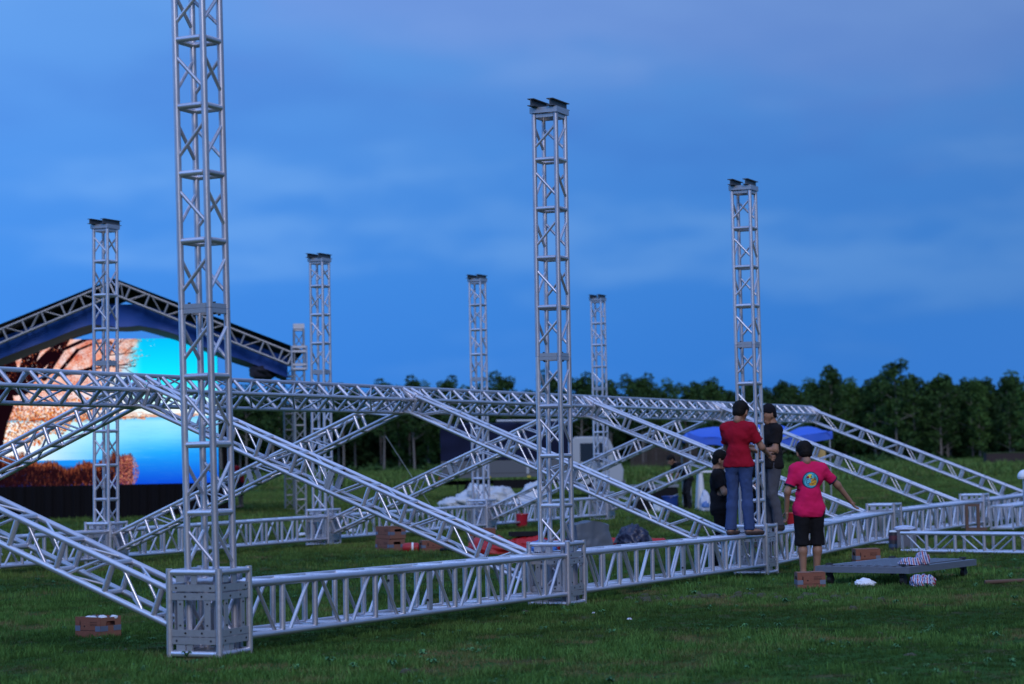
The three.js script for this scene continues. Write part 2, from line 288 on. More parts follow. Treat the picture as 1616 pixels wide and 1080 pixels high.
  part(roof, 'lining_front', sheet(6, 60, (u, v) => { const a = -0.3 - u * (SPAN - 0.6); return S(a, 0.3 + 0.12 * Math.sin(v * 1.6) + 0.03 * Math.sin(a * 5 + v * 2), lin(a) + 0.2 - v * sag(a) + 0.02 * Math.sin(a * 3.1)); }), blue);
  part(roof, 'lining_underside', sheet(12, 60, (u, v) => { const a = -0.3 - u * (SPAN - 0.6); return S(a, 0.44 + v * 4.6, lin(a) + 0.2 - sag(a) * (1 - 0.35 * v) + 0.03 * (1 - v) - 0.13 * Math.sin(Math.PI * v) + 0.03 * N3(a * 1.3, v * 6, 2)); }), under);
  const bag = new THREE.SphereGeometry(0.55, 24, 16); { const p = bag.attributes.position; for (let i = 0; i < p.count; i++) { const k = 1 + 0.3 * N3(p.getX(i) * 4, p.getY(i) * 4, p.getZ(i) * 4); p.setXYZ(i, p.getX(i) * k * 0.9, p.getY(i) * k * 0.42, p.getZ(i) * k * 0.6); } bag.computeVertexNormals(); }
  part(roof, 'gathered_tarpaulin', bag, std(0.012, 0.014, 0.03, 0.8), S(-0.95, 0.8, 3.95));
  // LED wall: the picture it shows is light
  const pic = canvasTex(1024, 560, (c, w, h) => {
    const R = rng(11), X = (f) => f * w, Y = (f) => f * h;
    let g = c.createLinearGradient(0, 0, 0, Y(0.52)); g.addColorStop(0, '#04bcf4'); g.addColorStop(0.5, '#10e6ff'); g.addColorStop(1, '#e4fcff'); c.fillStyle = g; c.fillRect(0, 0, w, h);
    g = c.createLinearGradient(X(0.2), 0, X(0.74), 0); g.addColorStop(0, 'rgba(244,190,176,1)'); g.addColorStop(0.7, 'rgba(240,214,220,.95)'); g.addColorStop(0.9, 'rgba(226,222,240,.8)'); g.addColorStop(1, 'rgba(120,236,255,0)'); c.fillStyle = g; c.fillRect(0, 0, X(0.76), Y(0.6));
    g = c.createLinearGradient(0, Y(0.52), 0, h); g.addColorStop(0, '#2f9cf0'); g.addColorStop(0.1, '#a4ecff'); g.addColorStop(0.32, '#7cdcff'); g.addColorStop(0.55, '#1ea2f8'); g.addColorStop(1, '#0a48d4'); c.fillStyle = g; c.fillRect(0, Y(0.535), w, h);
    g = c.createLinearGradient(X(0.34), 0, w, 0); g.addColorStop(0, 'rgba(250,253,255,1)'); g.addColorStop(0.35, 'rgba(190,236,255,.5)'); g.addColorStop(0.7, 'rgba(60,170,255,.1)'); g.addColorStop(1, 'rgba(0,60,200,.2)'); c.fillStyle = g; c.fillRect(0, Y(0.56), w, Y(0.26));
    for (let i = 0; i < 700; i++) { c.fillStyle = R() < 0.5 ? 'rgba(255,255,255,.10)' : 'rgba(0,60,190,.10)'; c.fillRect(R() * w, Y(0.56) + R() * Y(0.44), 8 + R() * 50, 1); }
    for (let i = 0; i < 900; i++) { const x = X(0.3) + R() * X(0.62), t = x / w, y = Y(0.522) + (R() - 0.5) * Y(t < 0.74 ? 0.05 : 0.018); c.fillStyle = ['#b85a34', '#e08a50', '#7a3f3a', '#e8c8ac'][Math.floor(R() * 4)]; c.fillRect(x, y, 3 + R() * 12, 2 + R() * 4); }
    for (let i = 0; i < 420; i++) { const x = X(0.2 + R() * 0.54), y = Y(R() * 0.36), r = 8 + R() * 26, q = c.createRadialGradient(x, y, 0, x, y, r), col = ['236,116,68', '196,70,44', '248,176,148', '255,240,240', '255,250,252'][Math.floor(R() * 5)]; if (x / w > 0.755 - Math.max(0, y / h - 0.05) * 0.5 - 0.02) continue; q.addColorStop(0, 'rgba(' + col + ',.42)'); q.addColorStop(1, 'rgba(' + col + ',0)'); c.fillStyle = q; c.fillRect(x - r, y - r, 2 * r, 2 * r); }
    g = c.createLinearGradient(0, Y(0.34), 0, Y(0.53)); g.addColorStop(0, 'rgba(255,252,255,0)'); g.addColorStop(0.7, 'rgba(255,252,255,.75)'); g.addColorStop(1, 'rgba(255,255,255,.5)'); c.fillStyle = g; c.fillRect(X(0.3), Y(0.34), X(0.7), Y(0.19));
    const leaf = (x, y, s, pal) => { c.fillStyle = pal[Math.floor(R() * pal.length)]; c.beginPath(); c.ellipse(x, y, s * (0.6 + R()), s * (0.3 + R() * 0.6), R() * 3, 0, 7); c.fill(); };
    const pal = ['#e8642c', '#c04420', '#f09468', '#9c2e18', '#fff4f4', '#e07c50', '#742016', '#f8c4b0'], pal2 = ['#d85a18', '#f08424', '#8a3010', '#f8a848', '#5a1c0c', '#c04a14'];
    for (let i = 0; i < 15000; i++) { const x = X(R() * 0.8), y = Y(R() * 0.4), edge = 0.765 - Math.max(0, y / h - 0.05) * 0.5 + 0.025 * Math.sin(y * 0.11) + 0.02 * Math.sin(y * 0.31); if (x / w < edge - 0.05 * R() && N3(x * 0.02, y * 0.02, 3) + 0.5 * N3(x * 0.06, y * 0.06, 9) > -0.12 + 0.3 * R() - 0.1) leaf(x, y, 0.6 + R() * 1.5, pal); }
    for (let i = 0; i < 4200; i++) { const x = X(0.24 + R() * 0.36), y = Y(0.4 + R() * 0.32), t = x / w; if (y / h < 0.74 - Math.max(0, t - 0.34) * 0.95 + 0.02 * Math.sin(x * 0.07)) leaf(x, y, 1 + R() * 2.4, pal2); }
    const limb = (x0, y0, a, l, wd, dep) => { const x1 = x0 + Math.cos(a) * l, y1 = y0 + Math.sin(a) * l; c.strokeStyle = dep > 1 ? '#16060e' : '#2e0c12'; c.lineWidth = wd * 1.45; c.lineCap = 'round'; c.beginPath(); c.moveTo(x0, y0); c.quadraticCurveTo((x0 + x1) / 2 + (R() - 0.5) * l * 0.35, (y0 + y1) / 2 + (R() - 0.5) * l * 0.2, x1, y1); c.stroke(); if (dep > 0) for (let i = 0; i < 2 + (R() > 0.5); i++) limb(x1, y1, a + (R() - 0.5) * 1.3, l * (0.6 + R() * 0.25), wd * 0.55, dep - 1); };
    c.fillStyle = '#14050c'; c.beginPath(); c.moveTo(X(0.1), 0); c.lineTo(X(0.23), Y(0.2)); c.quadraticCurveTo(X(0.32), Y(0.36), X(0.285), Y(0.5)); c.quadraticCurveTo(X(0.25), Y(0.66), X(0.255), Y(0.9)); c.lineTo(X(0.1), h); c.lineTo(0, h); c.lineTo(0, 0); c.fill();
    for (const [x, y, a, l, s] of [[0.285, 0.3, -1.75, 120, 34], [0.3, 0.34, -1.25, 150, 30], [0.33, 0.34, -0.95, 170, 26], [0.4, 0.26, -1.05, 120, 16], [0.27, 0.26, -2.0, 110, 30], [0.45, 0.24, -0.2, 110, 9], [0.34, 0.22, -1.2, 120, 18], [0.46, 0.2, -0.9, 90, 9]]) limb(X(x), Y(y), a, l, s, 3);
    for (let i = 0; i < 1500; i++) { const x = X(0.2 + R() * 0.52), y = Y(R() * 0.34); if (N3(x * 0.02, y * 0.02, 3) > -0.1) leaf(x, y, 0.8 + R() * 1.4, pal); }
    for (let i = 0; i < 9000; i++) { const t = R(), x = X(0.2 + t * 0.5), top = 0.84 - 0.045 * Math.sin(t * 7.5 + 0.4) - 0.02 * Math.sin(t * 31), q = R(), y = Y(top + q * (1 - top)); c.strokeStyle = (q > 0.25 && R() < 0.75 ? ['#140409', '#1e0810', '#301012', '#18060e'] : ['#52201a', '#7a3a24', '#a8603c', '#3a1414'])[Math.floor(R() * 4)]; c.lineWidth = 1 + R() * 1.3; c.beginPath(); c.moveTo(x, y); c.lineTo(x + (R() - 0.5) * 10, y - 5 - R() * 16); c.stroke(); }
    g = c.createLinearGradient(X(0.2), 0, X(0.56), 0); g.addColorStop(0, 'rgba(20,4,14,.85)'); g.addColorStop(1, 'rgba(20,4,14,0)'); c.fillStyle = g; c.fillRect(0, Y(0.86), X(0.6), Y(0.14));
    for (let i = 0; i < 1100; i++) { const a = R() * 6.28, r = Math.sqrt(R()), x = X(0.685) + Math.cos(a) * r * X(0.038), y = Y(0.9) + Math.sin(a) * r * Y(0.11); leaf(x, y, 0.8 + R() * 1.5, ['#c06a54', '#98485a', '#e09a78', '#6a2840']); }
  });
  const W = 8.0, LH = 4.12, wall = thing('led_wall', 'glowing LED wall showing an orange tree beside a blue lake', 'LED screen', site(-8.35, 61.6), turn);
  const face = part(wall, 'screen_face', new THREE.PlaneGeometry(W, LH), new THREE.MeshPhysicalMaterial({ color: 0x010101, roughness: 0.9, specularIntensity: 0.1, emissive: 0xffffff, emissiveMap: pic, emissiveIntensity: 1.1 }), V(-W / 2, 0.9 + LH / 2, 0.012));
  bar(wall, 'cabinet_back', -W / 2, 0.9 + LH / 2, -0.1, W + 0.02, LH, 0.2, std(0.015, 0.015, 0.018, 0.7));
  const glow = new THREE.RectAreaLight(new THREE.Color(0.45, 0.8, 1.0), 0.35, W, LH); glow.position.copy(site(-8.35, 61.6)).addScaledVector(ax, -W / 2).addScaledVector(bk, -0.05); glow.position.y = 0.9 + LH / 2; glow.lookAt(glow.position.clone().addScaledVector(bk, -10)); scene.add(glow);
  const skirt = thing('stage_skirt', 'black cloth skirt hanging below the glowing screen', 'stage skirt', site(-8.35, 61.3), turn);
  const black = dull(0.006, 0.006, 0.008, 1, { side: THREE.DoubleSide });
  const pl = new THREE.PlaneGeometry(8.6, 0.93, 260, 1); { const p = pl.attributes.position; for (let i = 0; i < p.count; i++) p.setZ(i, 0.05 * Math.sin(p.getX(i) * 17) + 0.02 * Math.sin(p.getX(i) * 41)); pl.computeVertexNormals(); }
  part(skirt, 'cloth', pl, black, V(-4.0, 0.465, 0)); bar(skirt, 'top_rail', -4.0, 0.9, -0.12, 8.6, 0.05, 0.05, std(0.02, 0.02, 0.02));
  const wing = thing('side_drape', 'black drape standing at the end of the screen', 'drape', site(-8.25, 62.0), turn);
  const dr = new THREE.PlaneGeometry(0.3, 3.0, 30, 1); { const p = dr.attributes.position; for (let i = 0; i < p.count; i++) p.setZ(i, 0.05 * Math.sin(p.getX(i) * 30)); dr.computeVertexNormals(); }
  part(wing, 'cloth', dr, black, V(0.12, 1.5, 0)); rod(wing, 'drape_pole', V(0.26, 0, -0.08), V(0.26, 3.05, -0.08), 0.02, STEELDARK);
}

// ---------- trees beyond the field ----------
const LEAF = [[0.024, 0.056, 0.017], [0.027, 0.062, 0.019], [0.021, 0.050, 0.017], [0.031, 0.070, 0.020], [0.044, 0.098, 0.026]].map((c) => dull(...c, 0.9, { side: THREE.DoubleSide, vertexColors: true }));
const BARK = std(0.16, 0.15, 0.14, 0.95);
function leafCloud(R, clumps, per, size) {
  const pos = [], col = [], idx = [];
  for (const [cx, cy, cz, rr] of clumps) for (let i = 0; i < per; i++) {
    const a = R() * 6.283, b = Math.acos(2 * R() - 1), q = rr * Math.cbrt(0.15 + 0.85 * R()), x = cx + q * Math.sin(b) * Math.cos(a), y = cy + q * Math.cos(b) * 0.8, z = cz + q * Math.sin(b) * Math.sin(a);
    const n = V(R() - 0.5, R() - 0.2, R() - 0.5).normalize(), t = V(R() - 0.5, R() - 0.5, R() - 0.5).cross(n).normalize(), u = t.clone().cross(n), s = size * (0.6 + 0.8 * R()), k = 0.7 + 0.6 * R(), o = pos.length / 3;
    for (const [p, w] of [[-1, 0], [0, -0.55], [1, 0], [0, 0.55]]) { pos.push(x + (t.x * p + u.x * w) * s, y + (t.y * p + u.y * w) * s, z + (t.z * p + u.z * w) * s); col.push(k * (0.9 + 0.3 * R()), k, k * 0.9); }
    idx.push(o, o + 1, o + 2, o, o + 2, o + 3);
  }
  const g = new THREE.BufferGeometry(); g.setAttribute('position', new THREE.Float32BufferAttribute(pos, 3)); g.setAttribute('color', new THREE.Float32BufferAttribute(col, 3)); g.setIndex(idx); g.computeVertexNormals(); return g;
}
function limbGeo(pts, r0, r1, seg = 6) {
  const c = new THREE.CatmullRomCurve3(pts), n = pts.length * 3, g = new THREE.TubeGeometry(c, n, 1, seg, false), p = g.attributes.position;
  for (let i = 0; i <= n; i++) { const t = i / n, r = r0 + (r1 - r0) * t, ce = c.getPointAt(t); for (let j = 0; j <= seg; j++) { const q = i * (seg + 1) + j; p.setXYZ(q, ce.x + (p.getX(q) - ce.x) * r, ce.y + (p.getY(q) - ce.y) * r, ce.z + (p.getZ(q) - ce.z) * r); } }
  g.computeVertexNormals(); return g;
}
function makeTree(v) {
  const R = rng(900 + v * 31), H = 11.5 + R() * 1.5, bare = v < 3 ? 0.4 + 0.1 * R() : 0.13, g = new THREE.Group(), clumps = [], limbs = [];
  const top = V((R() - 0.5) * 0.8, H * 0.93, (R() - 0.5) * 0.8); limbs.push(limbGeo([V(0, -0.1, 0), V((R() - 0.5) * 0.3, H * 0.3, (R() - 0.5) * 0.3), V((R() - 0.5) * 0.5, H * 0.62, (R() - 0.5) * 0.5), top], 0.16, 0.03, 8));
  const wide = v === 4 ? 1.5 : 2.3 + 0.6 * R();
  for (let i = 0; i < 15; i++) {
    const t = bare + (0.98 - bare) * (i + 0.5) / 15, a = i * 2.4 + R(), out = wide * (0.35 + 0.75 * Math.sin(Math.PI * Math.min(0.97, 0.18 + 0.8 * (t - bare) / (1 - bare)))) * (0.7 + 0.5 * R()), y = H * t;
    const e = V(Math.cos(a) * out, y + 0.35, Math.sin(a) * out); if (t < 0.9) limbs.push(limbGeo([V(0, y - 0.9, 0), V(e.x * 0.5, y - 0.25, e.z * 0.5), e], 0.06, 0.015, 5));
    clumps.push([e.x * 0.85, e.y, e.z * 0.85, 0.75 + 0.55 * R()], [e.x * 0.4 + (R() - 0.5), e.y + 0.3 + 0.5 * R(), e.z * 0.4 + (R() - 0.5), 0.65 + 0.5 * R()]);
  }
  clumps.push([top.x, H, top.z, 0.7], [top.x + 0.5, H - 0.7, top.z, 0.8]);
  part(g, 'trunk', mergeGeometries(limbs), BARK); part(g, 'crown', leafCloud(R, clumps, 84, 0.23), LEAF[v % 5]);
  return g;
}
{
  const kinds = [0, 1, 2, 3, 4, 5, 6].map(makeTree), R = rng(5);
  const put = (e, n, s, v, label) => { const t = kinds[v].clone(); t.name = numbered('plantation_tree'); const p = site(e, n); t.position.copy(p); t.rotation.y = R() * 6.28; t.scale.set(s * (0.9 + 0.25 * R()), s, s * (0.9 + 0.25 * R())); scene.add(t); tag(t, label, 'tree', 'plantation trees along the far edge of the field'); };
  // front rows: bare trunks show; taller and denser towards the open end
  for (let row = 0; row < 3; row++) for (let e = -76; e < 88; e += 4.2) {
    const ee = e + (R() - 0.5) * 2.2 + row * 1.7, right = smooth(5, 45, ee), n = 276 + row * 7 + R() * 3, s = 0.84 * (0.93 + 0.13 * R()) * (R() < 0.05 ? 1.1 : 1);
    put(ee, n, s, right > 0.3 ? 3 + Math.floor(R() * 4) + (R() < 0.15 ? -2 : 0) : (row === 0 ? Math.floor(R() * 3) : Math.floor(R() * 7)), 'green plantation tree in the long tree line behind the field');
  }
  put(47.7, 272, 0.98, 3, 'taller pointed tree rising above its neighbours in the tree line'); put(61.5, 262, 0.66, 4, 'slim light green young tree in front of the tree line');
  // the wood behind: one mass
  const many = [], wood = new THREE.InstancedMesh(kinds[5].children[1].geometry, LEAF[2], 1200), M = new THREE.Matrix4(), Q = new THREE.Quaternion();
  for (let i = 0; i < 1200; i++) { const e = -105 + R() * 215, n = 297 + R() * 36, right = smooth(5, 45, e), s = 0.78 + 0.08 * right + 0.16 * R(); M.compose(site(e, n, -1.2 - R() * 3.4), Q.setFromAxisAngle(UP, R() * 6.28), V(s * 1.25, s, s * 1.25)); wood.setMatrixAt(i, M); }
  wood.name = 'forest'; shadows(wood); scene.add(wood); tag(wood, 'dark mass of woodland behind the front rows of trees', 'forest', null, 'stuff');
  // unseen trees added behind the camera to darken the reflections in the trusses
  const near = new THREE.InstancedMesh(kinds[3].children[1].geometry, LEAF[1], 260);
  for (let i = 0; i < 260; i++) { const a = 1.75 + R() * 2.8, d = 52 + R() * 22, s = 0.85 + 0.3 * R(); M.compose(site(Math.sin(a) * d * 1.1, 22 + Math.cos(a) * d, -1 - R()), Q.setFromAxisAngle(UP, R() * 6.28), V(s * 1.2, s, s * 1.2)); near.setMatrixAt(i, M); }
  near.name = numbered('forest'); shadows(near); scene.add(near); tag(near, 'unseen woodland added behind the camera to darken the truss reflections', 'forest', null, 'stuff');
  // undergrowth at the foot of the trees
  const clumpG = leafCloud(rng(77), [[0, 0.3, 0, 0.6], [0.5, 0.2, 0.2, 0.5], [-0.5, 0.25, -0.1, 0.5]], 40, 0.2), under = new THREE.InstancedMesh(clumpG, LEAF[3], 900);
  for (let i = 0; i < 900; i++) { const e = -85 + R() * 175, back = R(), n = back < 0.25 ? 250 + R() * 20 : 272 + R() * 40, s = (0.6 + 1.2 * R() ** 2) * (n > 290 ? 2.4 : 1); M.compose(site(e, n, 0), Q.setFromAxisAngle(UP, R() * 6.28), V(s, s * (0.6 + 0.5 * R()), s)); under.setMatrixAt(i, M); }
  under.name = 'undergrowth'; shadows(under); scene.add(under); tag(under, 'low green bushes and weeds at the foot of the trees', 'undergrowth', null, 'stuff');
}

// ---------- truck ----------
{
  const g = thing('truck', 'light truck with white cab and dark blue tarpaulin over the bed', 'truck', site(0.3, 77), 0);
  g.rotation.y = Math.atan2(-site(1, 0).sub(site(0, 0)).z, site(1, 0).sub(site(0, 0)).x); // +x runs towards the cab
  const white = std(0.3, 0.33, 0.37, 0.45), grey = std(0.075, 0.085, 0.10, 0.7, 0), dark = dull(0.008, 0.008, 0.01), tarp = dull(0.008, 0.011, 0.032, 0.9), glass = std(0.02, 0.03, 0.045, 0.08);
  const tg = new THREE.BoxGeometry(4.5, 1.36, 1.9, 40, 14, 14); { const p = tg.attributes.position; for (let i = 0; i < p.count; i++) { const x = p.getX(i), y = p.getY(i), z = p.getZ(i), n = 0.06 * N3(x * 2, y * 2, z * 2); p.setXYZ(i, x + n, y + (y > 0.6 ? -0.05 * Math.abs(Math.sin(x * 2.7)) - 0.12 * z * z : 0) + n, z + (Math.abs(z) > 0.9 ? n * 1.5 : 0)); } tg.computeVertexNormals(); }
  part(g, 'tarpaulin', tg, tarp, V(-0.62, 2.06, 0)); rod(g, 'tarpaulin_bow', V(-0.9, 2.76, 0.72), V(1.55, 2.74, 0.72), 0.035, std(0.4, 0.44, 0.5, 0.5));
  bar(g, 'bed_floor', -0.6, 0.86, 0, 4.6, 0.14, 1.95, grey); for (const s of [-1, 1]) for (let i = 0; i < 3; i++) { bar(g, 'side_board', -2.12 + i * 1.52, 1.16, s * 0.97, 1.46, 0.44, 0.035, grey); bar(g, 'stake', -1.36 + i * 1.52, 1.15, s * 0.98, 0.09, 0.5, 0.05, white); }
  bar(g, 'chassis_rail', 0.1, 0.62, 0.35, 6.0, 0.14, 0.1, dark); bar(g, 'chassis_rail', 0.1, 0.62, -0.35, 6.0, 0.14, 0.1, dark); bar(g, 'side_guard', -0.1, 0.55, 0.9, 1.9, 0.3, 0.06, dark); bar(g, 'fuel_tank', 0.5, 0.5, 0.75, 0.9, 0.34, 0.4, dark);
  const cab = new THREE.Shape(); cab.moveTo(1.75, 0.5); for (const [x, y] of [[3.42, 0.5], [3.46, 0.95], [3.36, 1.2], [2.98, 2.02], [2.85, 2.1], [1.85, 2.1], [1.75, 2.02]]) cab.lineTo(x, y); cab.closePath();
  const body = part(g, 'cab', new THREE.ExtrudeGeometry(cab, { depth: 1.66, bevelEnabled: true, bevelSize: 0.05, bevelThickness: 0.05, bevelSegments: 3 }), white, V(0, 0, -0.83));
  const win = new THREE.Shape(); win.moveTo(2.0, 1.28); for (const [x, y] of [[3.05, 1.24], [2.8, 1.92], [2.0, 1.92]]) win.lineTo(x, y); win.closePath();
  for (const s of [-1, 1]) { part(body, 'side_window', new THREE.ExtrudeGeometry(win, { depth: 0.012, bevelEnabled: false }), glass, V(0, 0, s > 0 ? 1.712 : -0.065)); }
  const ws = bar(body, 'windscreen', 3.2, 1.62, 0.83, 0.012, 0.82, 1.44, glass, [0, 0, 0.435]); bar(body, 'door_seam', 1.98, 0.95, 1.711, 0.012, 0.7, 0.004, dark); bar(body, 'headlight', 3.47, 0.85, 1.5, 0.05, 0.14, 0.22, std(0.6, 0.6, 0.6, 0.2)); bar(g, 'bumper', 3.5, 0.5, 0, 0.12, 0.22, 1.75, grey);
  rod(g, 'mirror_arm', V(3.15, 1.5, 0.9), V(3.25, 1.55, 1.12), 0.012, dark); bar(g, 'mirror', 3.25, 1.5, 1.14, 0.05, 0.26, 0.14, dark);
  const tyre = new THREE.TorusGeometry(0.26, 0.11, 12, 28), hub = new THREE.CylinderGeometry(0.2, 0.2, 0.16, 20);
  for (const x of [-1.7, 2.55]) for (const s of [-1, 1]) { const w = new THREE.Group(); w.name = 'wheel'; w.position.set(x, 0.37, s * 0.78); g.add(w); part(w, 'tyre', tyre, dark); part(w, 'rim', hub, grey, V(0, 0, 0), [Math.PI / 2, 0, 0]); }
  bar(g, 'mud_flap', -2.3, 0.45, 0.75, 0.02, 0.45, 0.4, dark); bar(g, 'tail_light', -2.92, 0.8, 0.8, 0.04, 0.1, 0.2, std(0.3, 0.02, 0.02, 0.3));
  for (const x of [-1.2, 0.2, 1.2]) bar(g, 'reflector', x, 0.8, 0.985, 0.12, 0.07, 0.02, std(0.5, 0.4, 0.05, 0.4));
}
// ---------- lumpy cloth and bags ----------
function lump(sx, sy, sz, seed, amp = 0.25, freq = 2.2, det = 40) {
  const g = new THREE.SphereGeometry(1, det, Math.round(det * 0.7)), p = g.attributes.position;
  for (let i = 0; i < p.count; i++) { let x = p.getX(i), y = p.getY(i), z = p.getZ(i); const k = 1 + amp * fbm(x * freq + seed, y * freq, z * freq - seed, 4) + amp * 0.5 * (0.5 - Math.abs(N3(x * freq * 2.2, y * freq * 2.2 + seed, z * freq * 2.2))) * 0.9 - amp * 0.22 + amp * 0.25 * (0.4 - Math.abs(N3(x * freq * 5 + 7, y * freq * 5, z * freq * 5 + seed))); x *= k; y *= k; z *= k; if (y < -0.25) y = -0.25 - (y + 0.25) * -0.12; p.setXYZ(i, x * sx, (y + 0.3) * sy * 0.8, z * sz); }
  g.computeVertexNormals(); return g;
}
const at = (x, z, y = 0) => V(x, groundY(x, z) + y, z);
const FACE = YAW - Math.PI / 2; // turn that squares a thing to the survey grid
{
  const white = std(0.42, 0.46, 0.52, 0.5, 0, { side: THREE.DoubleSide }), s = thing('plastic_sheeting', 'big crumpled heap of white plastic sheeting in front of the truck', 'plastic sheet', site(-0.75, 65.5), FACE);
  part(s, 'main_fold', lump(0.95, 0.62, 0.7, 3, 0.6, 2.0, 56), white, V(-0.1, 0, 0)); part(s, 'rolled_end', lump(0.42, 0.3, 0.4, 7, 0.4), white, V(-1.15, 0, 0.2)); part(s, 'trailing_fold', lump(0.95, 0.36, 0.5, 9, 0.5, 2.4), white, V(0.9, 0, 0.1)); part(s, 'peak_fold', lump(0.45, 0.68, 0.45, 13, 0.4), white, V(1.3, 0, -0.3));
}
{ // heap of wrapped gear inside the frame
  const red = std(0.34, 0.008, 0.012, 0.55), grey = std(0.075, 0.095, 0.13, 0.6), black = dull(0.01, 0.011, 0.016, 0.7), blue = std(0.03, 0.12, 0.42, 0.45), navy = std(0.02, 0.025, 0.06, 0.42);
  const rb = thing('red_bundle', 'slack red cloth bundle lying under the long rafter', 'bundle', at(16.3, -5.2), FACE); part(rb, 'cloth', lump(0.4, 0.26, 0.28, 21, 0.4, 2.6, 48), red); part(rb, 'tie', new THREE.TorusGeometry(0.14, 0.012, 8, 24), black, V(0.28, 0.08, 0), [0, Math.PI / 2, 0]);
  const rb2 = thing('red_bundle', 'red cloth bundle carrying the flat black tray', 'bundle', at(17.2, -4.95), FACE); part(rb2, 'cloth', lump(0.42, 0.24, 0.26, 25, 0.35, 2.6), red);
  const tr = thing('black_tray', 'flat black ribbed tray on top of the red bundle', 'tray', at(17.3, -5.0, 0.235), FACE + 0.1); bar(tr, 'tray_base', 0, 0.02, 0, 0.62, 0.02, 0.34, black); for (let i = 0; i < 8; i++) bar(tr, 'rib', -0.26 + i * 0.075, 0.042, 0, 0.02, 0.026, 0.34, black); for (const z of [-0.17, 0.17]) bar(tr, 'rim', 0, 0.045, z, 0.64, 0.06, 0.02, black);
  const rr = thing('red_roll', 'long thin red cloth roll reaching past the grey bundle', 'cloth roll', at(18.7, -4.35), FACE); { const t = new THREE.TubeGeometry(new THREE.CatmullRomCurve3([V(-1.0, 0.07, 0.2), V(-0.35, 0.1, 0), V(0.35, 0.08, -0.06), V(0.95, 0.07, 0.06)]), 40, 0.065, 14, false), p = t.attributes.position; for (let i = 0; i < p.count; i++) p.setY(i, p.getY(i) + 0.015 * N3(p.getX(i) * 5, p.getY(i) * 5, p.getZ(i) * 8)); t.computeVertexNormals(); part(rr, 'roll', t, red); for (const x of [-1.0, 0.95]) part(rr, 'roll_end', new THREE.SphereGeometry(0.065, 12, 10), red, V(x, 0.07, x < 0 ? 0.2 : 0.06)); }
  const bl = thing('blue_bundle', 'small bright blue sheet heaped beside the second block', 'bundle', at(16.6, -4.5), FACE); part(bl, 'sheet', lump(0.24, 0.2, 0.2, 31, 0.4), blue);
  const gb = thing('covered_case', 'square case under a grey dust cover behind the second tower', 'covered case', at(17.6, -4.15), FACE + 0.35);
  { const b = new THREE.BoxGeometry(0.56, 0.33, 0.42, 16, 10, 12), p = b.attributes.position; for (let i = 0; i < p.count; i++) { const x = p.getX(i), y = p.getY(i), z = p.getZ(i), n = 0.05 * fbm(x * 6, y * 6, z * 6, 3), fl = 1 + 0.16 * (0.25 - y); p.setXYZ(i, x * fl + n, y + (y > 0.1 ? 0.09 * (1 - 2.2 * Math.abs(x)) + n : 0), z * fl + n); } b.computeVertexNormals(); part(gb, 'dust_cover', b, grey, V(0, 0.21, 0)); bar(gb, 'case', 0, 0.1, 0, 0.52, 0.2, 0.38, black); bar(gb, 'case_front', 0.29, 0.1, 0.05, 0.03, 0.18, 0.28, black); }
  const db = thing('dome_bundle', 'rounded black plastic bundle with a grey cover folded over it', 'bundle', at(18.1, -3.6), FACE); part(db, 'plastic_wrap', lump(0.26, 0.36, 0.24, 41, 0.35, 3.2, 56), navy); { const c = new THREE.SphereGeometry(0.33, 32, 14, 0, 6.283, 0, 1.3), p = c.attributes.position; for (let i = 0; i < p.count; i++) { const x = p.getX(i), y = p.getY(i), z = p.getZ(i), n = 0.03 * N3(x * 8, y * 8, z * 8); p.setXYZ(i, x * 0.98 + n, y * 1.05 + n, z * 0.6 - 0.08); } c.computeVertexNormals(); part(db, 'folded_cover', c, grey); }
  const rc = thing('red_canister', 'small red drum with a white band lying before the stacked cartons', 'canister', at(16.95, -6.9), FACE); part(rc, 'drum', new THREE.LatheGeometry([[0, -0.13], [0.06, -0.13], [0.078, -0.11], [0.08, 0.04], [0.07, 0.11], [0.05, 0.13], [0, 0.13]].map(([r, y]) => new THREE.Vector2(r, y)), 24), red, V(0, 0.08, 0), [0, 0, Math.PI / 2]); part(rc, 'band', new THREE.CylinderGeometry(0.0805, 0.0815, 0.03, 24, 1, true), std(0.7, 0.7, 0.72, 0.6), V(0.03, 0.08, 0), [0, 0, Math.PI / 2]); part(rc, 'end_cap', new THREE.CylinderGeometry(0.06, 0.06, 0.03, 20), black, V(0.125, 0.08, 0), [0, 0, Math.PI / 2]);
  const hose = thing('black_hose', 'thin black hose trailing over the grass by the cartons', 'hose'); part(hose, 'hose', new THREE.TubeGeometry(new THREE.CatmullRomCurve3([at(16.9, -6.35, 0.05), at(16.8, -6.1, 0.06), at(16.7, -5.8, 0.04), at(16.4, -5.5, 0.06)]), 30, 0.028, 8), black);
}
// ---------- cartons ----------
const cardTex = canvasTex(256, 160, (c, w, h) => { c.fillStyle = '#74483a'; c.fillRect(0, 0, w, h); const R = rng(3); for (let i = 0; i < 900; i++) { c.fillStyle = R() < 0.5 ? 'rgba(60,30,20,.06)' : 'rgba(220,170,130,.06)'; c.fillRect(R() * w, R() * h, 2 + R() * 26, 1 + R() * 2); } c.fillStyle = '#2c1712'; c.fillRect(44, 40, 11, 44); c.fillRect(47, 30, 5, 14); c.beginPath(); c.arc(94, 74, 8, 0, 7); c.fill(); for (let r = 0; r < 3; r++) for (let i = 0; i < 9; i++) c.fillRect(150 + i * 8, 40 + r * 11 - (r === 0 ? 3 : 0), 5, 7); c.fillRect(40, 104, 176, 5); });
const card = std(0.19, 0.085, 0.058, 0.9), cardPrint = new THREE.MeshStandardMaterial({ map: cardTex, roughness: 0.9 }), hole = std(0.004, 0.004, 0.004, 1), tapeM = std(0.10, 0.13, 0.2, 0.5);
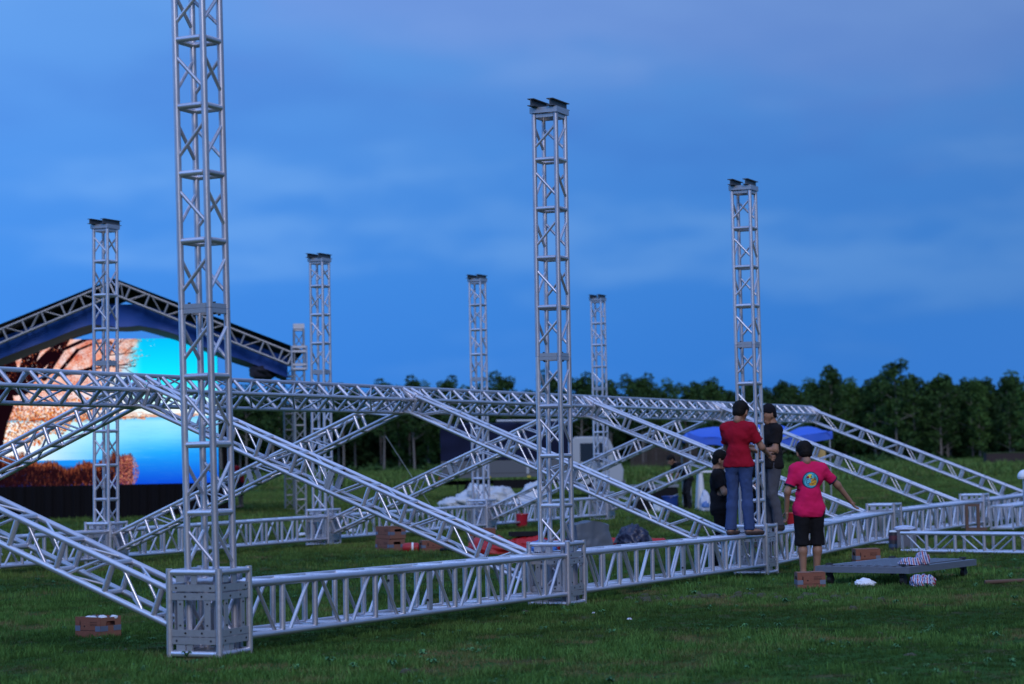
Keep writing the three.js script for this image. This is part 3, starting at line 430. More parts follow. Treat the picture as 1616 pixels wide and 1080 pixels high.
function carton(pos, turn, w, h, d, label, o = {}) {
  const g = thing('carton', label, 'carton', pos, turn, 'brown cardboard cartons on the grass'), t = 0.006;
  bar(g, 'bottom_panel', 0, t, 0, w - 0.002, 2 * t, d - 0.002, card);
  for (const s of [-1, 1]) { const m = part(g, 'printed_panel', new THREE.BoxGeometry(w, h, t), cardPrint, V(0, h / 2 + 0.002, s * (d / 2 - t / 2))); }
  for (const s of [-1, 1]) { // end panels with a hand hole
    const sh = new THREE.Shape(); sh.moveTo(-d / 2 + t, 0.002); sh.lineTo(d / 2 - t, 0.002); sh.lineTo(d / 2 - t, h - 0.002); sh.lineTo(-d / 2 + t, h - 0.002); sh.closePath();
    const hp = new THREE.Path(), hw = d * 0.22, y0 = h * 0.58, y1 = h * 0.8; hp.moveTo(-hw, y0); hp.lineTo(-hw, y1 - 0.02); hp.quadraticCurveTo(-hw, y1, -hw + 0.02, y1); hp.lineTo(hw - 0.02, y1); hp.quadraticCurveTo(hw, y1, hw, y1 - 0.02); hp.lineTo(hw, y0); hp.closePath(); sh.holes.push(hp);
    part(g, 'end_panel', new THREE.ExtrudeGeometry(sh, { depth: t, bevelEnabled: false }), card, V(s * w / 2 - (s > 0 ? t : 0), 0, 0), [0, Math.PI / 2, 0]).position.x = s > 0 ? w / 2 - t : -w / 2;
    for (const q of [-1, 1]) bar(g, 'tape', s * (w / 2 + 0.001), h * 0.45, q * (d / 2 - 0.045), 0.002, h * 0.26, 0.085, tapeM);
  }
  for (const s of [-1, 1]) for (const q of [-1, 1]) bar(g, 'tape', s * (w / 2 - 0.03), h * 0.45, q * (d / 2 + 0.001), 0.06, h * 0.26, 0.002, tapeM);
  if (o.closed) for (const s of [-1, 1]) bar(g, 'flap', s * w / 4, h + 0.003 * (1 + (s > 0)), 0, w / 2 - 0.004, 0.004, d - 0.004, card);
  else { for (const s of [-1, 1]) bar(g, 'flap', 0, h * 0.9 - 0.01, s * (d / 2 - t - 0.012), w * 0.96, h * 0.2, 0.004, card, [s * 0.12, 0, 0]); const R = rng(w * 1000); for (let i = 0; i < 9; i++) part(g, 'cable_tie_bundle', lump(0.035, 0.03, 0.035, i, 0.5, 3, 10), i % 3 ? std(0.5, 0.55, 0.62, 0.5) : std(0.1, 0.1, 0.12, 0.5), V((R() - 0.3) * w * 0.6, h - 0.02, (R() - 0.5) * d * 0.7)); }
  return g;
}
carton(at(1.75, -2.2), FACE - 0.86 + Math.PI / 2, 0.3, 0.17, 0.24, 'open carton full of small bits on the grass near the big corner block').rotation.y = FACE - 0.62;
const stk = at(17.6, -7.6); carton(stk, FACE - 0.95, 0.42, 0.19, 0.3, 'lower carton of the stack of two near the red drum', { closed: true }); carton(stk.clone().add(V(0.01, 0.202, 0.01)), FACE - 0.93, 0.42, 0.19, 0.3, 'upper carton of the stack of two near the red drum', { closed: true });
carton(at(17.75, -6.85), FACE + 0.2, 0.5, 0.16, 0.3, 'low carton lying right beside the small red drum', { closed: true }); carton(at(19.6, -6.9), FACE + 0.1, 0.44, 0.28, 0.3, 'carton half hidden behind the long rafter and red bundle', { closed: true });
carton(at(8.95, 1.92), FACE + 0.02, 0.3, 0.18, 0.22, 'carton standing at the heels of the man in the pink shirt', { closed: true }); carton(at(14.8, 0.98), FACE + 0.05, 0.33, 0.2, 0.26, 'carton on the grass between the platform and the eave truss', { closed: true });

// ---------- buckets ----------
function bucket(pos, label, col, s = 1) {
  const g = thing('bucket', label, 'bucket', pos, 0.4), m = std(...col, 0.4, 0, { side: THREE.DoubleSide });
  part(g, 'pail', new THREE.LatheGeometry([[0, 0.002], [0.105, 0.002], [0.11, 0.012], [0.142, 0.27], [0.156, 0.275], [0.156, 0.295], [0.138, 0.295], [0.105, 0.02], [0, 0.02]].map(([r, y]) => new THREE.Vector2(r * s, y * s)), 28), m);
  part(g, 'handle', new THREE.TorusGeometry(0.15 * s, 0.006 * s, 6, 24, Math.PI), std(0.4, 0.4, 0.42, 0.4, 0.8), V(0, 0.27 * s, 0), [1.2, 0, 0]);
}
bucket(at(27.7, -9.75), 'red plastic bucket on the grass before the far eave truss', [0.36, 0.012, 0.03]); bucket(at(27.0, -3.7), 'red plastic bucket half hidden behind the man in pink', [0.36, 0.012, 0.02]);

// ---------- rolling platform with bags ----------
{
  const steel = std(0.2, 0.22, 0.27, 0.45, 0.5, { map: scuff }), dk = std(0.015, 0.015, 0.018, 0.6);
    const g = thing('rolling_platform', 'low grey steel platform on castors lying on the grass', 'platform', V(10.43, 0, 2.5), -0.2), W = 1.78, D = 1.08, y = 0.165;
  for (const s of [-1, 1]) { bar(g, 'edge_rail', 0, y, s * D / 2, W, 0.07, 0.05, steel); bar(g, 'edge_rail', s * (W / 2 - 0.025), y - 0.001, 0, 0.05, 0.066, D - 0.05, steel); }
  for (let i = 0; i < 9; i++) bar(g, 'deck_board', 0, y + 0.028, -D / 2 + 0.12 + i * (D - 0.24) / 8, W - 0.1, 0.034, 0.055, steel);
  for (let i = 0; i < 4; i++) bar(g, 'cross_bar', -0.6 + i * 0.4, y - 0.015, 0, 0.05, 0.05, D - 0.05, steel);
  for (const a of [-1, 1]) for (const b of [-1, 1]) { const cs = new THREE.Group(); cs.name = 'castor'; cs.position.set(a * (W / 2 - 0.1), 0, b * (D / 2 - 0.1)); g.add(cs); bar(cs, 'bracket', 0, 0.115, 0, 0.06, 0.05, 0.06, dk); part(cs, 'wheel', new THREE.CylinderGeometry(0.05, 0.05, 0.045, 18), dk, V(0.02, 0.051, 0), [Math.PI / 2, 0, 0]); bar(cs, 'socket', 0, y + 0.052, 0, 0.06, 0.02, 0.06, dk); }
  const stripe = canvasTex(256, 256, (c, w, h) => { c.fillStyle = '#a2a8bc'; c.fillRect(0, 0, w, h); for (let i = 0; i < 16; i++) { c.fillStyle = i % 2 ? '#263f88' : '#8e2438'; c.fillRect(i * 16, 0, 7, h); } });
  stripe.wrapS = stripe.wrapT = THREE.RepeatWrapping; const sm = new THREE.MeshStandardMaterial({ map: stripe, roughness: 0.55 }), striped = (g) => { const p = g.attributes.position, u = g.attributes.uv; for (let i = 0; i < p.count; i++) u.setXY(i, (p.getX(i) + 0.6 * p.getZ(i) + 0.35 * p.getY(i)) / 0.42, p.getY(i)); return g; };
  const b1 = thing('striped_bag', 'red white and blue striped bag lying on the platform', 'bag', at(9.85, 2.85, 0.21), FACE + 0.2); part(b1, 'bag_body', striped(lump(0.14, 0.08, 0.09, 51, 0.6, 1.8)), sm, V(-0.05, 0, 0)); part(b1, 'bag_top', striped(lump(0.08, 0.14, 0.08, 53, 0.6, 1.8)), sm, V(0.09, 0, -0.03));
  const b2 = thing('striped_bag', 'red white and blue striped bag on the grass under the platform edge', 'bag', at(9.45, 3.02), FACE); part(b2, 'bag_body', striped(lump(0.14, 0.12, 0.11, 57, 0.6, 1.8)), sm);
  const wb = thing('white_bag', 'limp white plastic bag on the grass beside the platform castor', 'bag', at(9.4, 2.4), FACE); part(wb, 'bag_body', lump(0.12, 0.085, 0.09, 61, 0.4, 2.4), std(0.62, 0.66, 0.74, 0.5));
}
{ // thin things
  const r = thing('wooden_stick', 'brown wooden stick lying on the grass near the platform', 'stick', at(9.9, 3.85), FACE); rod(r, 'stick', V(-0.26, 0.025, 0), V(0.5, 0.035, -0.12), 0.022, std(0.09, 0.055, 0.04, 0.9));
  const f = thing('rusty_frame', 'rusty steel frame standing against the spare truss', 'steel frame', at(22.6, 0.72), FACE), rust = std(0.13, 0.08, 0.06, 0.85, 0.2, { map: scuff });
  for (const x of [-0.09, 0.1]) bar(f, 'upright', x, 0.27, 0, 0.05, 0.54, 0.05, rust); bar(f, 'cross_bar', 0.005, 0.52, 0, 0.14, 0.04, 0.045, rust); bar(f, 'cross_bar', 0.08, 0.12, 0.003, 0.32, 0.05, 0.05, rust);
  const b = thing('marker_post', 'white mushroom capped post at the edge of the picture', 'post', site(7.66, 32.8), 0); part(b, 'cap', new THREE.SphereGeometry(0.11, 24, 10, 0, 6.283, 0, Math.PI / 2), std(0.6, 0.64, 0.7, 0.4), V(0, 1.02, 0)); part(b, 'cap_rim', new THREE.CylinderGeometry(0.11, 0.1, 0.03, 24), std(0.6, 0.64, 0.7, 0.4), V(0, 1.006, 0)); rod(b, 'pole', V(0, 0, 0), V(0, 1.0, 0), 0.035, ALU[1]);
  const gw = thing('guy_wire', 'thin guy wire slanting down from the rafter to the grass', 'wire'); rod(gw, 'wire', site(-2.35, 40, 1.9), site(-1.2, 40.6, 0), 0.006, std(0.5, 0.52, 0.55, 0.4, 0.7));
  const ppe = thing('paint_can', 'small can with bright labels at the end of the spare truss', 'can', at(17.2, 0.74), 0.3); ppe.scale.setScalar(0.8); part(ppe, 'can', new THREE.CylinderGeometry(0.075, 0.075, 0.36, 20), std(0.02, 0.02, 0.03, 0.5), V(0, 0.182, 0)); part(ppe, 'label_band', new THREE.CylinderGeometry(0.0765, 0.0765, 0.08, 20, 1, true), std(0.07, 0.015, 0.03, 0.6), V(0, 0.26, 0)); part(ppe, 'label_band', new THREE.CylinderGeometry(0.0765, 0.0765, 0.06, 20, 1, true), std(0.03, 0.06, 0.12, 0.6), V(0, 0.12, 0)); part(ppe, 'lid', new THREE.CylinderGeometry(0.05, 0.075, 0.03, 20), std(0.5, 0.55, 0.6, 0.4), V(0, 0.378, 0));
  const pan = thing('pale_blue_sheet', 'folded pale blue sheet lying on top of the painted can and truss end', 'sheet', at(17.75, 0.78, 0.0), FACE); part(pan, 'sheet', lump(0.16, 0.06, 0.1, 71, 0.3), std(0.35, 0.42, 0.6, 0.6), V(0, 0.3, 0)); bar(pan, 'crate', 0, 0.15, 0, 0.3, 0.3, 0.16, std(0.08, 0.09, 0.12, 0.7));
}
{ // blue gazebo and what stands under it
  const p = site(6.6, 60), g = thing('blue_gazebo', 'low blue tarpaulin gazebo behind the working men', 'gazebo', p, FACE), bm = std(0.014, 0.09, 0.52, 0.5, 0, { side: THREE.DoubleSide }), pole = std(0.3, 0.31, 0.33, 0.5, 0.5);
  const n = 26, pos = [], id = []; for (let j = 0; j <= n; j++) for (let i = 0; i <= n; i++) { const u = i / n * 2 - 1, v = j / n * 2 - 1, r = Math.max(Math.abs(u), Math.abs(v)), y = 2.0 + 0.36 * (1 - r) - (Math.abs(u) > 0.96 ? 0.18 : 0) - 0.16 * (1 - u * u) * Math.abs(v) + 0.16 * N3(u * 3.2, v * 2, 5); pos.push(u * 1.95, y, v * 1.5); } for (let j = 0; j < n; j++) for (let i = 0; i < n; i++) { const a = j * (n + 1) + i; id.push(a, a + n + 1, a + 1, a + 1, a + n + 1, a + n + 2); }
  const cg = new THREE.BufferGeometry(); cg.setAttribute('position', new THREE.Float32BufferAttribute(pos, 3)); cg.setIndex(id); cg.computeVertexNormals(); part(g, 'canopy', cg, bm);
  for (const [s, z] of [[0, 1.5], [0, -1.5]]) { const vg = new THREE.PlaneGeometry(3.9, 0.22, 60, 2), q = vg.attributes.position; for (let i = 0; i < q.count; i++) { q.setZ(i, 0.03 * Math.sin(q.getX(i) * 6)); { const uu = q.getX(i) / 1.95; q.setY(i, q.getY(i) - 0.16 * (1 - uu * uu) + 0.16 * N3(uu * 3.2, z > 0 ? 2 : -2, 5) + 0.02); } } vg.computeVertexNormals(); part(g, 'valance', vg, bm, V(0, 1.89, z)); }
  for (const a of [-1.88, 1.88]) for (const b of [-1.42, 1.42]) rod(g, 'leg', V(a, 0, b), V(a, 1.95, b), 0.022, pole);
  const bd = thing('tan_board', 'tan board standing behind the head of the man in pink', 'board', site(8.3, 60.8), FACE); bar(bd, 'panel', 0, 1.2, 0, 0.75, 0.7, 0.04, std(0.45, 0.33, 0.13, 0.8)); for (const x of [-0.3, 0.3]) bar(bd, 'stand', x, 0.45, -0.03, 0.04, 0.9, 0.04, pole);
  const cs = thing('road_case', 'black road case with a grey lid behind the rafters', 'road case', site(3.6, 56.5), FACE); part(cs, 'case_body', RBOX, dull(0.008, 0.008, 0.01, 0.8), V(0, 0.32, 0)).scale.set(1.2, 0.6, 0.6); bar(cs, 'lid', 0, 0.66, 0, 1.24, 0.07, 0.64, std(0.15, 0.17, 0.2, 0.5, 0.4));
  const tb = thing('white_table', 'white plastic table near the person in black', 'table', site(5.3, 57.2), FACE), wm = std(0.6, 0.62, 0.66, 0.5); bar(tb, 'table_top', 0, 1.0, 0, 1.1, 0.05, 0.6, wm); for (const a of [-0.45, 0.45]) for (const b of [-0.22, 0.22]) { const l = part(tb, 'leg', new THREE.CylinderGeometry(0.06, 0.13, 0.97, 14), wm, V(a, 0.49, b)); }
  const sp = thing('black_speaker', 'black box loudspeaker under the white table', 'loudspeaker', site(5.75, 56.6), FACE); part(sp, 'cabinet', RBOX, dull(0.01, 0.01, 0.012, 0.8), V(0, 0.4, 0)).scale.set(0.5, 0.8, 0.4); part(sp, 'cone', new THREE.CylinderGeometry(0.17, 0.12, 0.03, 20), std(0.03, 0.03, 0.035, 0.5), V(0, 0.3, 0.2), [Math.PI / 2, 0, 0]);
  bucket(site(3.95, 55.6), 'blue bucket beside the bending person in black', [0.012, 0.04, 0.2], 1.4);
  const b3 = thing('carrier_bag', 'white carrier bag standing beside the blue bucket', 'bag', site(3.6, 55.3), FACE); part(b3, 'bag_body', lump(0.12, 0.34, 0.1, 81, 0.4), std(0.4, 0.46, 0.55, 0.5));
  const b4 = thing('carrier_bag', 'pale bulging carrier bag by the white table leg', 'bag', site(4.85, 55.8), FACE); part(b4, 'bag_body', lump(0.15, 0.5, 0.12, 83, 0.4), std(0.4, 0.45, 0.58, 0.5)); part(b4, 'bag_print', lump(0.1, 0.16, 0.06, 85, 0.3), std(0.05, 0.14, 0.4, 0.5), V(0, 0.1, 0.09));
  // fence and low wall far behind
  const fe = thing('slat_fence', 'dark wooden slat fence in front of the trees', 'fence', site(17, 250), FACE), wd = dull(0.05, 0.04, 0.036), R = rng(8); for (let i = 0; i < 26; i++) bar(fe, 'slat', -3.6 + i * 0.3, 1.15, 0, 0.2 + 0.04 * R(), 2.3 + 0.3 * R(), 0.04, wd); for (const y of [0.6, 1.8]) bar(fe, 'rail', 0.15, y, -0.06, 7.8, 0.1, 0.06, wd); for (let i = 0; i < 4; i++) bar(fe, 'fence_post', -3.6 + i * 2.5, 1.25, -0.13, 0.14, 2.5, 0.08, wd);
  const lw = thing('low_wall', 'low dark brown wall with grass on top at the field edge', 'wall', site(49.2, 205), FACE), bw = dull(0.04, 0.03, 0.03); bar(lw, 'masonry', 0, 0.5, 0, 10, 1.0, 1.4, bw); bar(lw, 'coping', 0, 1.03, 0, 10.1, 0.06, 1.5, std(0.05, 0.08, 0.03, 1));
}

// ---------- people ----------
function surfaceNets(f, lo, hi, cell) {
  const n = [0, 1, 2].map((i) => Math.ceil((hi[i] - lo[i]) / cell) + 1), [nx, ny, nz] = n, F = new Float32Array(nx * ny * nz), id = new Int32Array(nx * ny * nz).fill(-1), pos = [], idx = [];
  let q = 0; for (let k = 0; k < nz; k++) for (let j = 0; j < ny; j++) for (let i = 0; i < nx; i++) F[q++] = f(lo[0] + i * cell, lo[1] + j * cell, lo[2] + k * cell);
  const at3 = (i, j, k) => i + nx * (j + ny * k);
  for (let k = 0; k < nz - 1; k++) for (let j = 0; j < ny - 1; j++) for (let i = 0; i < nx - 1; i++) {
    let m = 0, x = 0, y = 0, z = 0, c = 0; const v = [];
    for (let b = 0; b < 8; b++) { v[b] = F[at3(i + (b & 1), j + ((b >> 1) & 1), k + (b >> 2))]; if (v[b] < 0) m |= 1 << b; }
    if (m === 0 || m === 255) continue;
    for (let b = 0; b < 8; b++) for (const e of [1, 2, 4]) if (!(b & e)) { const d = b | e; if ((v[b] < 0) !== (v[d] < 0)) { const t = v[b] / (v[b] - v[d]); x += (b & 1) + (e === 1 ? t : 0); y += ((b >> 1) & 1) + (e === 2 ? t : 0); z += (b >> 2) + (e === 4 ? t : 0); c++; } }
    id[at3(i, j, k)] = pos.length / 3; pos.push(lo[0] + (i + x / c) * cell, lo[1] + (j + y / c) * cell, lo[2] + (k + z / c) * cell);
  }
  const quad = (a, b, c, d, flip) => { if (a < 0 || b < 0 || c < 0 || d < 0) return; if (flip) idx.push(a, c, b, a, d, c); else idx.push(a, b, c, a, c, d); };
  for (let k = 1; k < nz - 1; k++) for (let j = 1; j < ny - 1; j++) for (let i = 1; i < nx - 1; i++) {
    const a = F[at3(i, j, k)] < 0;
    if (a !== F[at3(i + 1, j, k)] < 0) quad(id[at3(i, j - 1, k - 1)], id[at3(i, j, k - 1)], id[at3(i, j, k)], id[at3(i, j - 1, k)], !a);
    if (a !== F[at3(i, j + 1, k)] < 0) quad(id[at3(i - 1, j, k - 1)], id[at3(i - 1, j, k)], id[at3(i, j, k)], id[at3(i, j, k - 1)], !a);
    if (a !== F[at3(i, j, k + 1)] < 0) quad(id[at3(i - 1, j - 1, k)], id[at3(i, j - 1, k)], id[at3(i, j, k)], id[at3(i - 1, j, k)], !a);
  }
  const g = new THREE.BufferGeometry(); g.setAttribute('position', new THREE.Float32BufferAttribute(pos, 3)); g.setIndex(idx); g.computeVertexNormals(); return g;
}
// tapered capsules joined by a smooth minimum; each is [ax,ay,az,ra, bx,by,bz,rb]
function capField(list, k) {
  const P = list.map(([a, ra, b, rb]) => { const d = [b[0] - a[0], b[1] - a[1], b[2] - a[2]]; return [a[0], a[1], a[2], d[0], d[1], d[2], 1 / Math.max(1e-9, d[0] * d[0] + d[1] * d[1] + d[2] * d[2]), ra, rb - ra]; });
  return (x, y, z) => { let m = 1e3; for (const p of P) { const px = x - p[0], py = y - p[1], pz = z - p[2]; let t = (px * p[3] + py * p[4] + pz * p[5]) * p[6]; t = t < 0 ? 0 : t > 1 ? 1 : t; const qx = px - t * p[3], qy = py - t * p[4], qz = pz - t * p[5], d = Math.sqrt(qx * qx + qy * qy + qz * qz) - p[7] - t * p[8]; if (d > m + k) continue; if (d < m - k) { m = d; continue; } const h = 0.5 + 0.5 * (m - d) / k; m = m + (d - m) * h - k * h * (1 - h); } return m; };
}
const lerp3 = (a, b, t) => a.map((v, i) => v + (b[i] - v) * t);
const boxOf = (list, pad) => { const lo = [9, 9, 9], hi = [-9, -9, -9]; for (const [a, ra, b, rb] of list) for (const [p, r] of [[a, ra], [b, rb]]) for (let i = 0; i < 3; i++) { lo[i] = Math.min(lo[i], p[i] - r - pad); hi[i] = Math.max(hi[i], p[i] + r + pad); } return [lo, hi]; };
// facing +z, left side +x, for a height of 1.70 m
function person(label, pos, facing, o) {
  const g = thing('person', label, 'person', pos, Math.atan2(facing.x, facing.z)); const sc = (o.height ?? 1.66) / 1.7; g.scale.setScalar(sc);
  const J = { hipL: [0.085, 0.9, 0], hipR: [-0.085, 0.9, 0], kneeL: [0.1, 0.49, 0.02], kneeR: [-0.1, 0.49, 0.02], ankL: [0.105, 0.085, -0.03], ankR: [-0.105, 0.085, -0.03], toeL: [0.13, 0.035, 0.13], toeR: [-0.13, 0.035, 0.13], belly: [0, 1.06, 0], chest: [0, 1.27, 0], neck: [0, 1.44, -0.01], head: [0, 1.585, 0.015], shL: [0.165, 1.37, -0.01], shR: [-0.165, 1.37, -0.01], elL: [0.265, 1.1, -0.02], elR: [-0.265, 1.1, -0.02], wrL: [0.285, 0.86, 0.06], wrR: [-0.285, 0.86, 0.06], look: [0, 0, 1], ...o.pose };
  const skin = o.skin ?? std(0.24, 0.125, 0.08, 0.6), add = (p, d) => p.map((v, i) => v + d[i]), side = (p, x) => [p[0] + x, p[1], p[2]];
  const torso = (e) => [[side(J.hipL, 0.0), 0.1 + e, side(J.hipR, 0), 0.1 + e], [side(J.belly, -0.05), 0.098 + e, side(J.belly, 0.05), 0.098 + e], [side(J.chest, -0.07), 0.108 + e, side(J.chest, 0.07), 0.108 + e], [lerp3(J.chest, J.neck, 0.5), 0.1 + e, J.belly, 0.1 + e], [lerp3(J.neck, J.shL, 0.35), 0.06 + e, J.shL, 0.06 + e], [lerp3(J.neck, J.shR, 0.35), 0.06 + e, J.shR, 0.06 + e], [J.belly, 0.11 + e, lerp3(J.hipL, J.hipR, 0.5), 0.11 + e]];
  const arm = (s, t0, t1, e) => { const sh = J['sh' + s], el = J['el' + s], wr = J['wr' + s], out = []; if (t0 < 0.5) out.push([lerp3(sh, el, t0 * 2), 0.05 + e, lerp3(sh, el, Math.min(1, t1 * 2)), 0.05 - 0.01 * Math.min(1, t1 * 2) + e]); if (t1 > 0.5) out.push([el, 0.04 + e, lerp3(el, wr, t1 * 2 - 1), 0.04 - 0.013 * (t1 * 2 - 1) + e]); return out; };
  const leg = (s, t1, e, e2) => { const h = J['hip' + s], k = J['knee' + s], a = J['ank' + s], out = [[h, 0.085 + e, lerp3(h, k, Math.min(1, t1 * 2)), 0.085 - 0.033 * Math.min(1, t1 * 2) + (t1 > 0.5 ? e : e2)]]; if (t1 > 0.5) { const c = lerp3(k, a, 0.3); out.push([k, 0.052 + e, add(c, [0, 0, -0.015]), 0.055 + e], [add(c, [0, 0, -0.015]), 0.055 + e, lerp3(k, a, t1 * 2 - 1), 0.036 + e2]); } return out; };
  const foot = (s, e) => { const a = J['ank' + s], t = J['toe' + s], he = add(a, [0, -0.045, -0.03]); return [[a, 0.036 + e, he, 0.034 + e], [he, 0.036 + e, lerp3(he, t, 0.6), 0.036 + e], [lerp3(he, t, 0.6), 0.036 + e, t, 0.028 + e]]; };
  const hd = J.head, lk = V(...J.look).normalize(), rt = new THREE.Vector3().crossVectors(UP, lk).normalize(), hu = new THREE.Vector3().crossVectors(lk, rt), H = (a, b, c) => [hd[0] + rt.x * a + hu.x * b + lk.x * c, hd[1] + rt.y * a + hu.y * b + lk.y * c, hd[2] + rt.z * a + hu.z * b + lk.z * c];
  // body in one field, then finer head and hands merged in
  const bodyL = [...torso(-0.012), [J.neck, 0.055, H(0, -0.05, -0.02), 0.052], ...['L', 'R'].flatMap((s) => [...arm(s, 0, 1, 0), ...leg(s, 1, 0, 0), ...foot(s, 0)])];
  let [lo, hi] = boxOf(bodyL, 0.03); const geos = [surfaceNets(capField(bodyL, 0.035), lo, hi, 0.0145)];
  const headL = [[H(0, 0.035, -0.02), 0.092, H(0, 0.0, 0.0), 0.088], [H(0, -0.02, 0.02), 0.072, H(0, -0.085, 0.045), 0.045], [H(0, -0.06, -0.04), 0.05, H(0, -0.13, -0.045), 0.052], [H(0, 0.0, 0.088), 0.012, H(0, -0.038, 0.108), 0.017], [H(-0.03, 0.018, 0.082), 0.014, H(0.03, 0.018, 0.082), 0.014], [H(-0.02, -0.07, 0.078), 0.012, H(0.02, -0.07, 0.078), 0.012], [H(0.088, 0.01, -0.015), 0.016, H(0.092, -0.035, -0.005), 0.011], [H(-0.088, 0.01, -0.015), 0.016, H(-0.092, -0.035, -0.005), 0.011]];
  [lo, hi] = boxOf(headL, 0.02); geos.push(surfaceNets(capField(headL, 0.016), lo, hi, 0.0075));
  for (const s of ['L', 'R']) {
    const w = V(...J['wr' + s]), d = w.clone().sub(V(...J['el' + s])).normalize(); if (o.handDir?.[s]) d.set(...o.handDir[s]).normalize();
    const out = V(s === 'L' ? 1 : -1, 0, 0), nrm = new THREE.Vector3().crossVectors(d, V(0, 0.3, 1)).normalize(), wd = new THREE.Vector3().crossVectors(nrm, d).normalize(), curl = o.grip ? 1.2 : 0.45, A = (l, a, b) => { const p = w.clone().addScaledVector(d, l).addScaledVector(wd, a).addScaledVector(nrm, b * (s === 'L' ? -1 : 1)); return [p.x, p.y, p.z]; };
    const L = [[A(-0.02, 0, 0), 0.027, A(0.02, 0, 0), 0.026], [A(0.025, -0.022, 0), 0.017, A(0.08, -0.028, 0), 0.014], [A(0.025, 0.02, 0), 0.017, A(0.085, 0.022, 0), 0.015], [A(0.03, 0, 0), 0.02, A(0.08, 0, 0), 0.016]];
    [[-0.033, 0.05], [-0.011, 0.062], [0.011, 0.068], [0.031, 0.06]].forEach(([a, l]) => { const c1 = Math.cos(curl * 0.5), s1 = Math.sin(curl * 0.5), c2 = Math.cos(curl * 1.4), s2 = Math.sin(curl * 1.4), m = [0.088 + l * 0.5 * c1, a * 1.05, l * 0.5 * s1]; L.push([A(0.085, a, 0), 0.0095, A(...m), 0.009], [A(...m), 0.009, A(m[0] + l * 0.5 * c2, a * 1.02, m[2] + l * 0.5 * s2), 0.0075]); });
    L.push([A(0.025, 0.03, 0.004), 0.014, A(0.055, 0.052, 0.016), 0.0105], [A(0.055, 0.052, 0.016), 0.0105, A(0.085, 0.056, 0.03), 0.0085]);
    [lo, hi] = boxOf(L, 0.01); geos.push(surfaceNets(capField(L, 0.007), lo, hi, 0.005));
  }
  part(g, 'body', mergeGeometries(geos), skin);
  const eye = std(0.012, 0.01, 0.01, 0.25); for (const s of [-1, 1]) part(g, 'eye', new THREE.SphereGeometry(0.011, 10, 8), eye, V(...H(s * 0.033, 0.004, 0.083)));
  // hair or cap
  const hairM = o.hairMat ?? dull(0.006, 0.005, 0.005, 0.7), hairL = [[H(0, 0.05, -0.03), 0.097, H(0, 0.045, 0.0), 0.093]];
  { const f = capField([...hairL, [H(0, -0.02, -0.045), 0.083, H(0, 0.04, -0.03), 0.098]], 0.02), cut = o.cap ? 0.02 : 0.0; [lo, hi] = boxOf(hairL, 0.06);
    const cutF = (x, y, z) => { const v = V(x - hd[0], y - hd[1], z - hd[2]), b = v.dot(hu), c = v.dot(lk); return Math.max(f(x, y, z) + 0.006 * N3(x * 60, y * 60, z * 60) + 0.005 * N3(x * 130, y * 110, z * 130) - 0.002, -(b + (c < 0 ? Math.min(0.085, -c * 1.1) : 0) - (c > 0 ? c * 0.75 : 0) + (cut ? -0.01 : 0.012))); };
    part(g, o.cap ? 'cap' : 'hair', surfaceNets(cutF, lo, hi, 0.0075), hairM);
    if (o.cap) { const b = new THREE.CylinderGeometry(0.085, 0.085, 0.008, 24, 1, false, -1.45, 2.9), m = part(g, 'cap_peak', b, hairM); m.position.set(...H(0, 0.045, 0.075)); m.quaternion.setFromRotationMatrix(new THREE.Matrix4().makeBasis(rt, hu, lk)); } }
  const wr = (x, y, z, a) => a * (1.5 * N3(x * 7 + y * 5, y * 11 - x * 4, z * 7) + 1.1 * (0.35 - Math.abs(N3(x * 10 - y * 9 + 3, y * 12 + x * 7, z * 9))) + 0.6 * N3(x * 24 + 4, y * 28, z * 24));
  // trousers or shorts
  const pt = o.legs ?? 1, PL = [...torso(0.006).filter((_, i) => i === 0 || i === 6), ...['L', 'R'].flatMap((s) => leg(s, pt, o.legLoose ?? 0.016, (o.legLoose ?? 0.016) + (pt < 0.9 ? 0.025 : 0.02)))], pf = capField(PL, 0.03), waist = lerp3(J.hipL, J.belly, 0.6)[1] + 0.02;
  [lo, hi] = boxOf(PL, 0.03); const knee = Math.min(J.kneeL[1], J.kneeR[1]);
  const cuff = pt < 0.9 ? lerp3(J.hipL, J.kneeL, pt * 2 > 1 ? 1 : pt * 2)[1] - (pt > 0.5 ? 0.06 : 0) : Math.min(J.ankL[1], J.ankR[1]) - 0.02;
  part(g, pt < 0.9 ? 'shorts' : 'trousers', surfaceNets((x, y, z) => Math.max(pf(x, y, z) + wr(x * 1.7, y * 0.45 + 3, z * 1.7, 0.008) + 0.004 * N3(x * 20, y * 22, z * 20), y - waist, cuff - y), lo, hi, 0.0125), o.legMat);
  // shirt with short sleeves
  const e = o.shirtLoose ?? 0.014, SLL = [...torso(e).map((c, i) => i === 0 ? [side(c[0], -0.0), c[1] + 0.006, c[2], c[3] + 0.006] : c), [[J.hipL[0] - 0.02, (o.hem ?? 0.84) + 0.05 + J.hipL[1] - 0.9, J.hipL[2]], 0.098 + e, [J.hipR[0] + 0.02, (o.hem ?? 0.84) + 0.05 + J.hipR[1] - 0.9, J.hipR[2]], 0.098 + e], ...['L', 'R'].flatMap((s) => arm(s, 0, o.sleeve ?? 0.3, 0.02))], sf = capField(SLL, 0.045), hem = (o.hem ?? 0.84) + (J.hipL[1] - 0.9), collar = J.neck[1] + 0.03;
  const ends = ['L', 'R'].map((s) => { const a = lerp3(J['sh' + s], J['el' + s], Math.min(1, (o.sleeve ?? 0.3) * 2)), d = V(...J['el' + s]).sub(V(...J['sh' + s])).normalize(); return [...a, d.x, d.y, d.z]; });
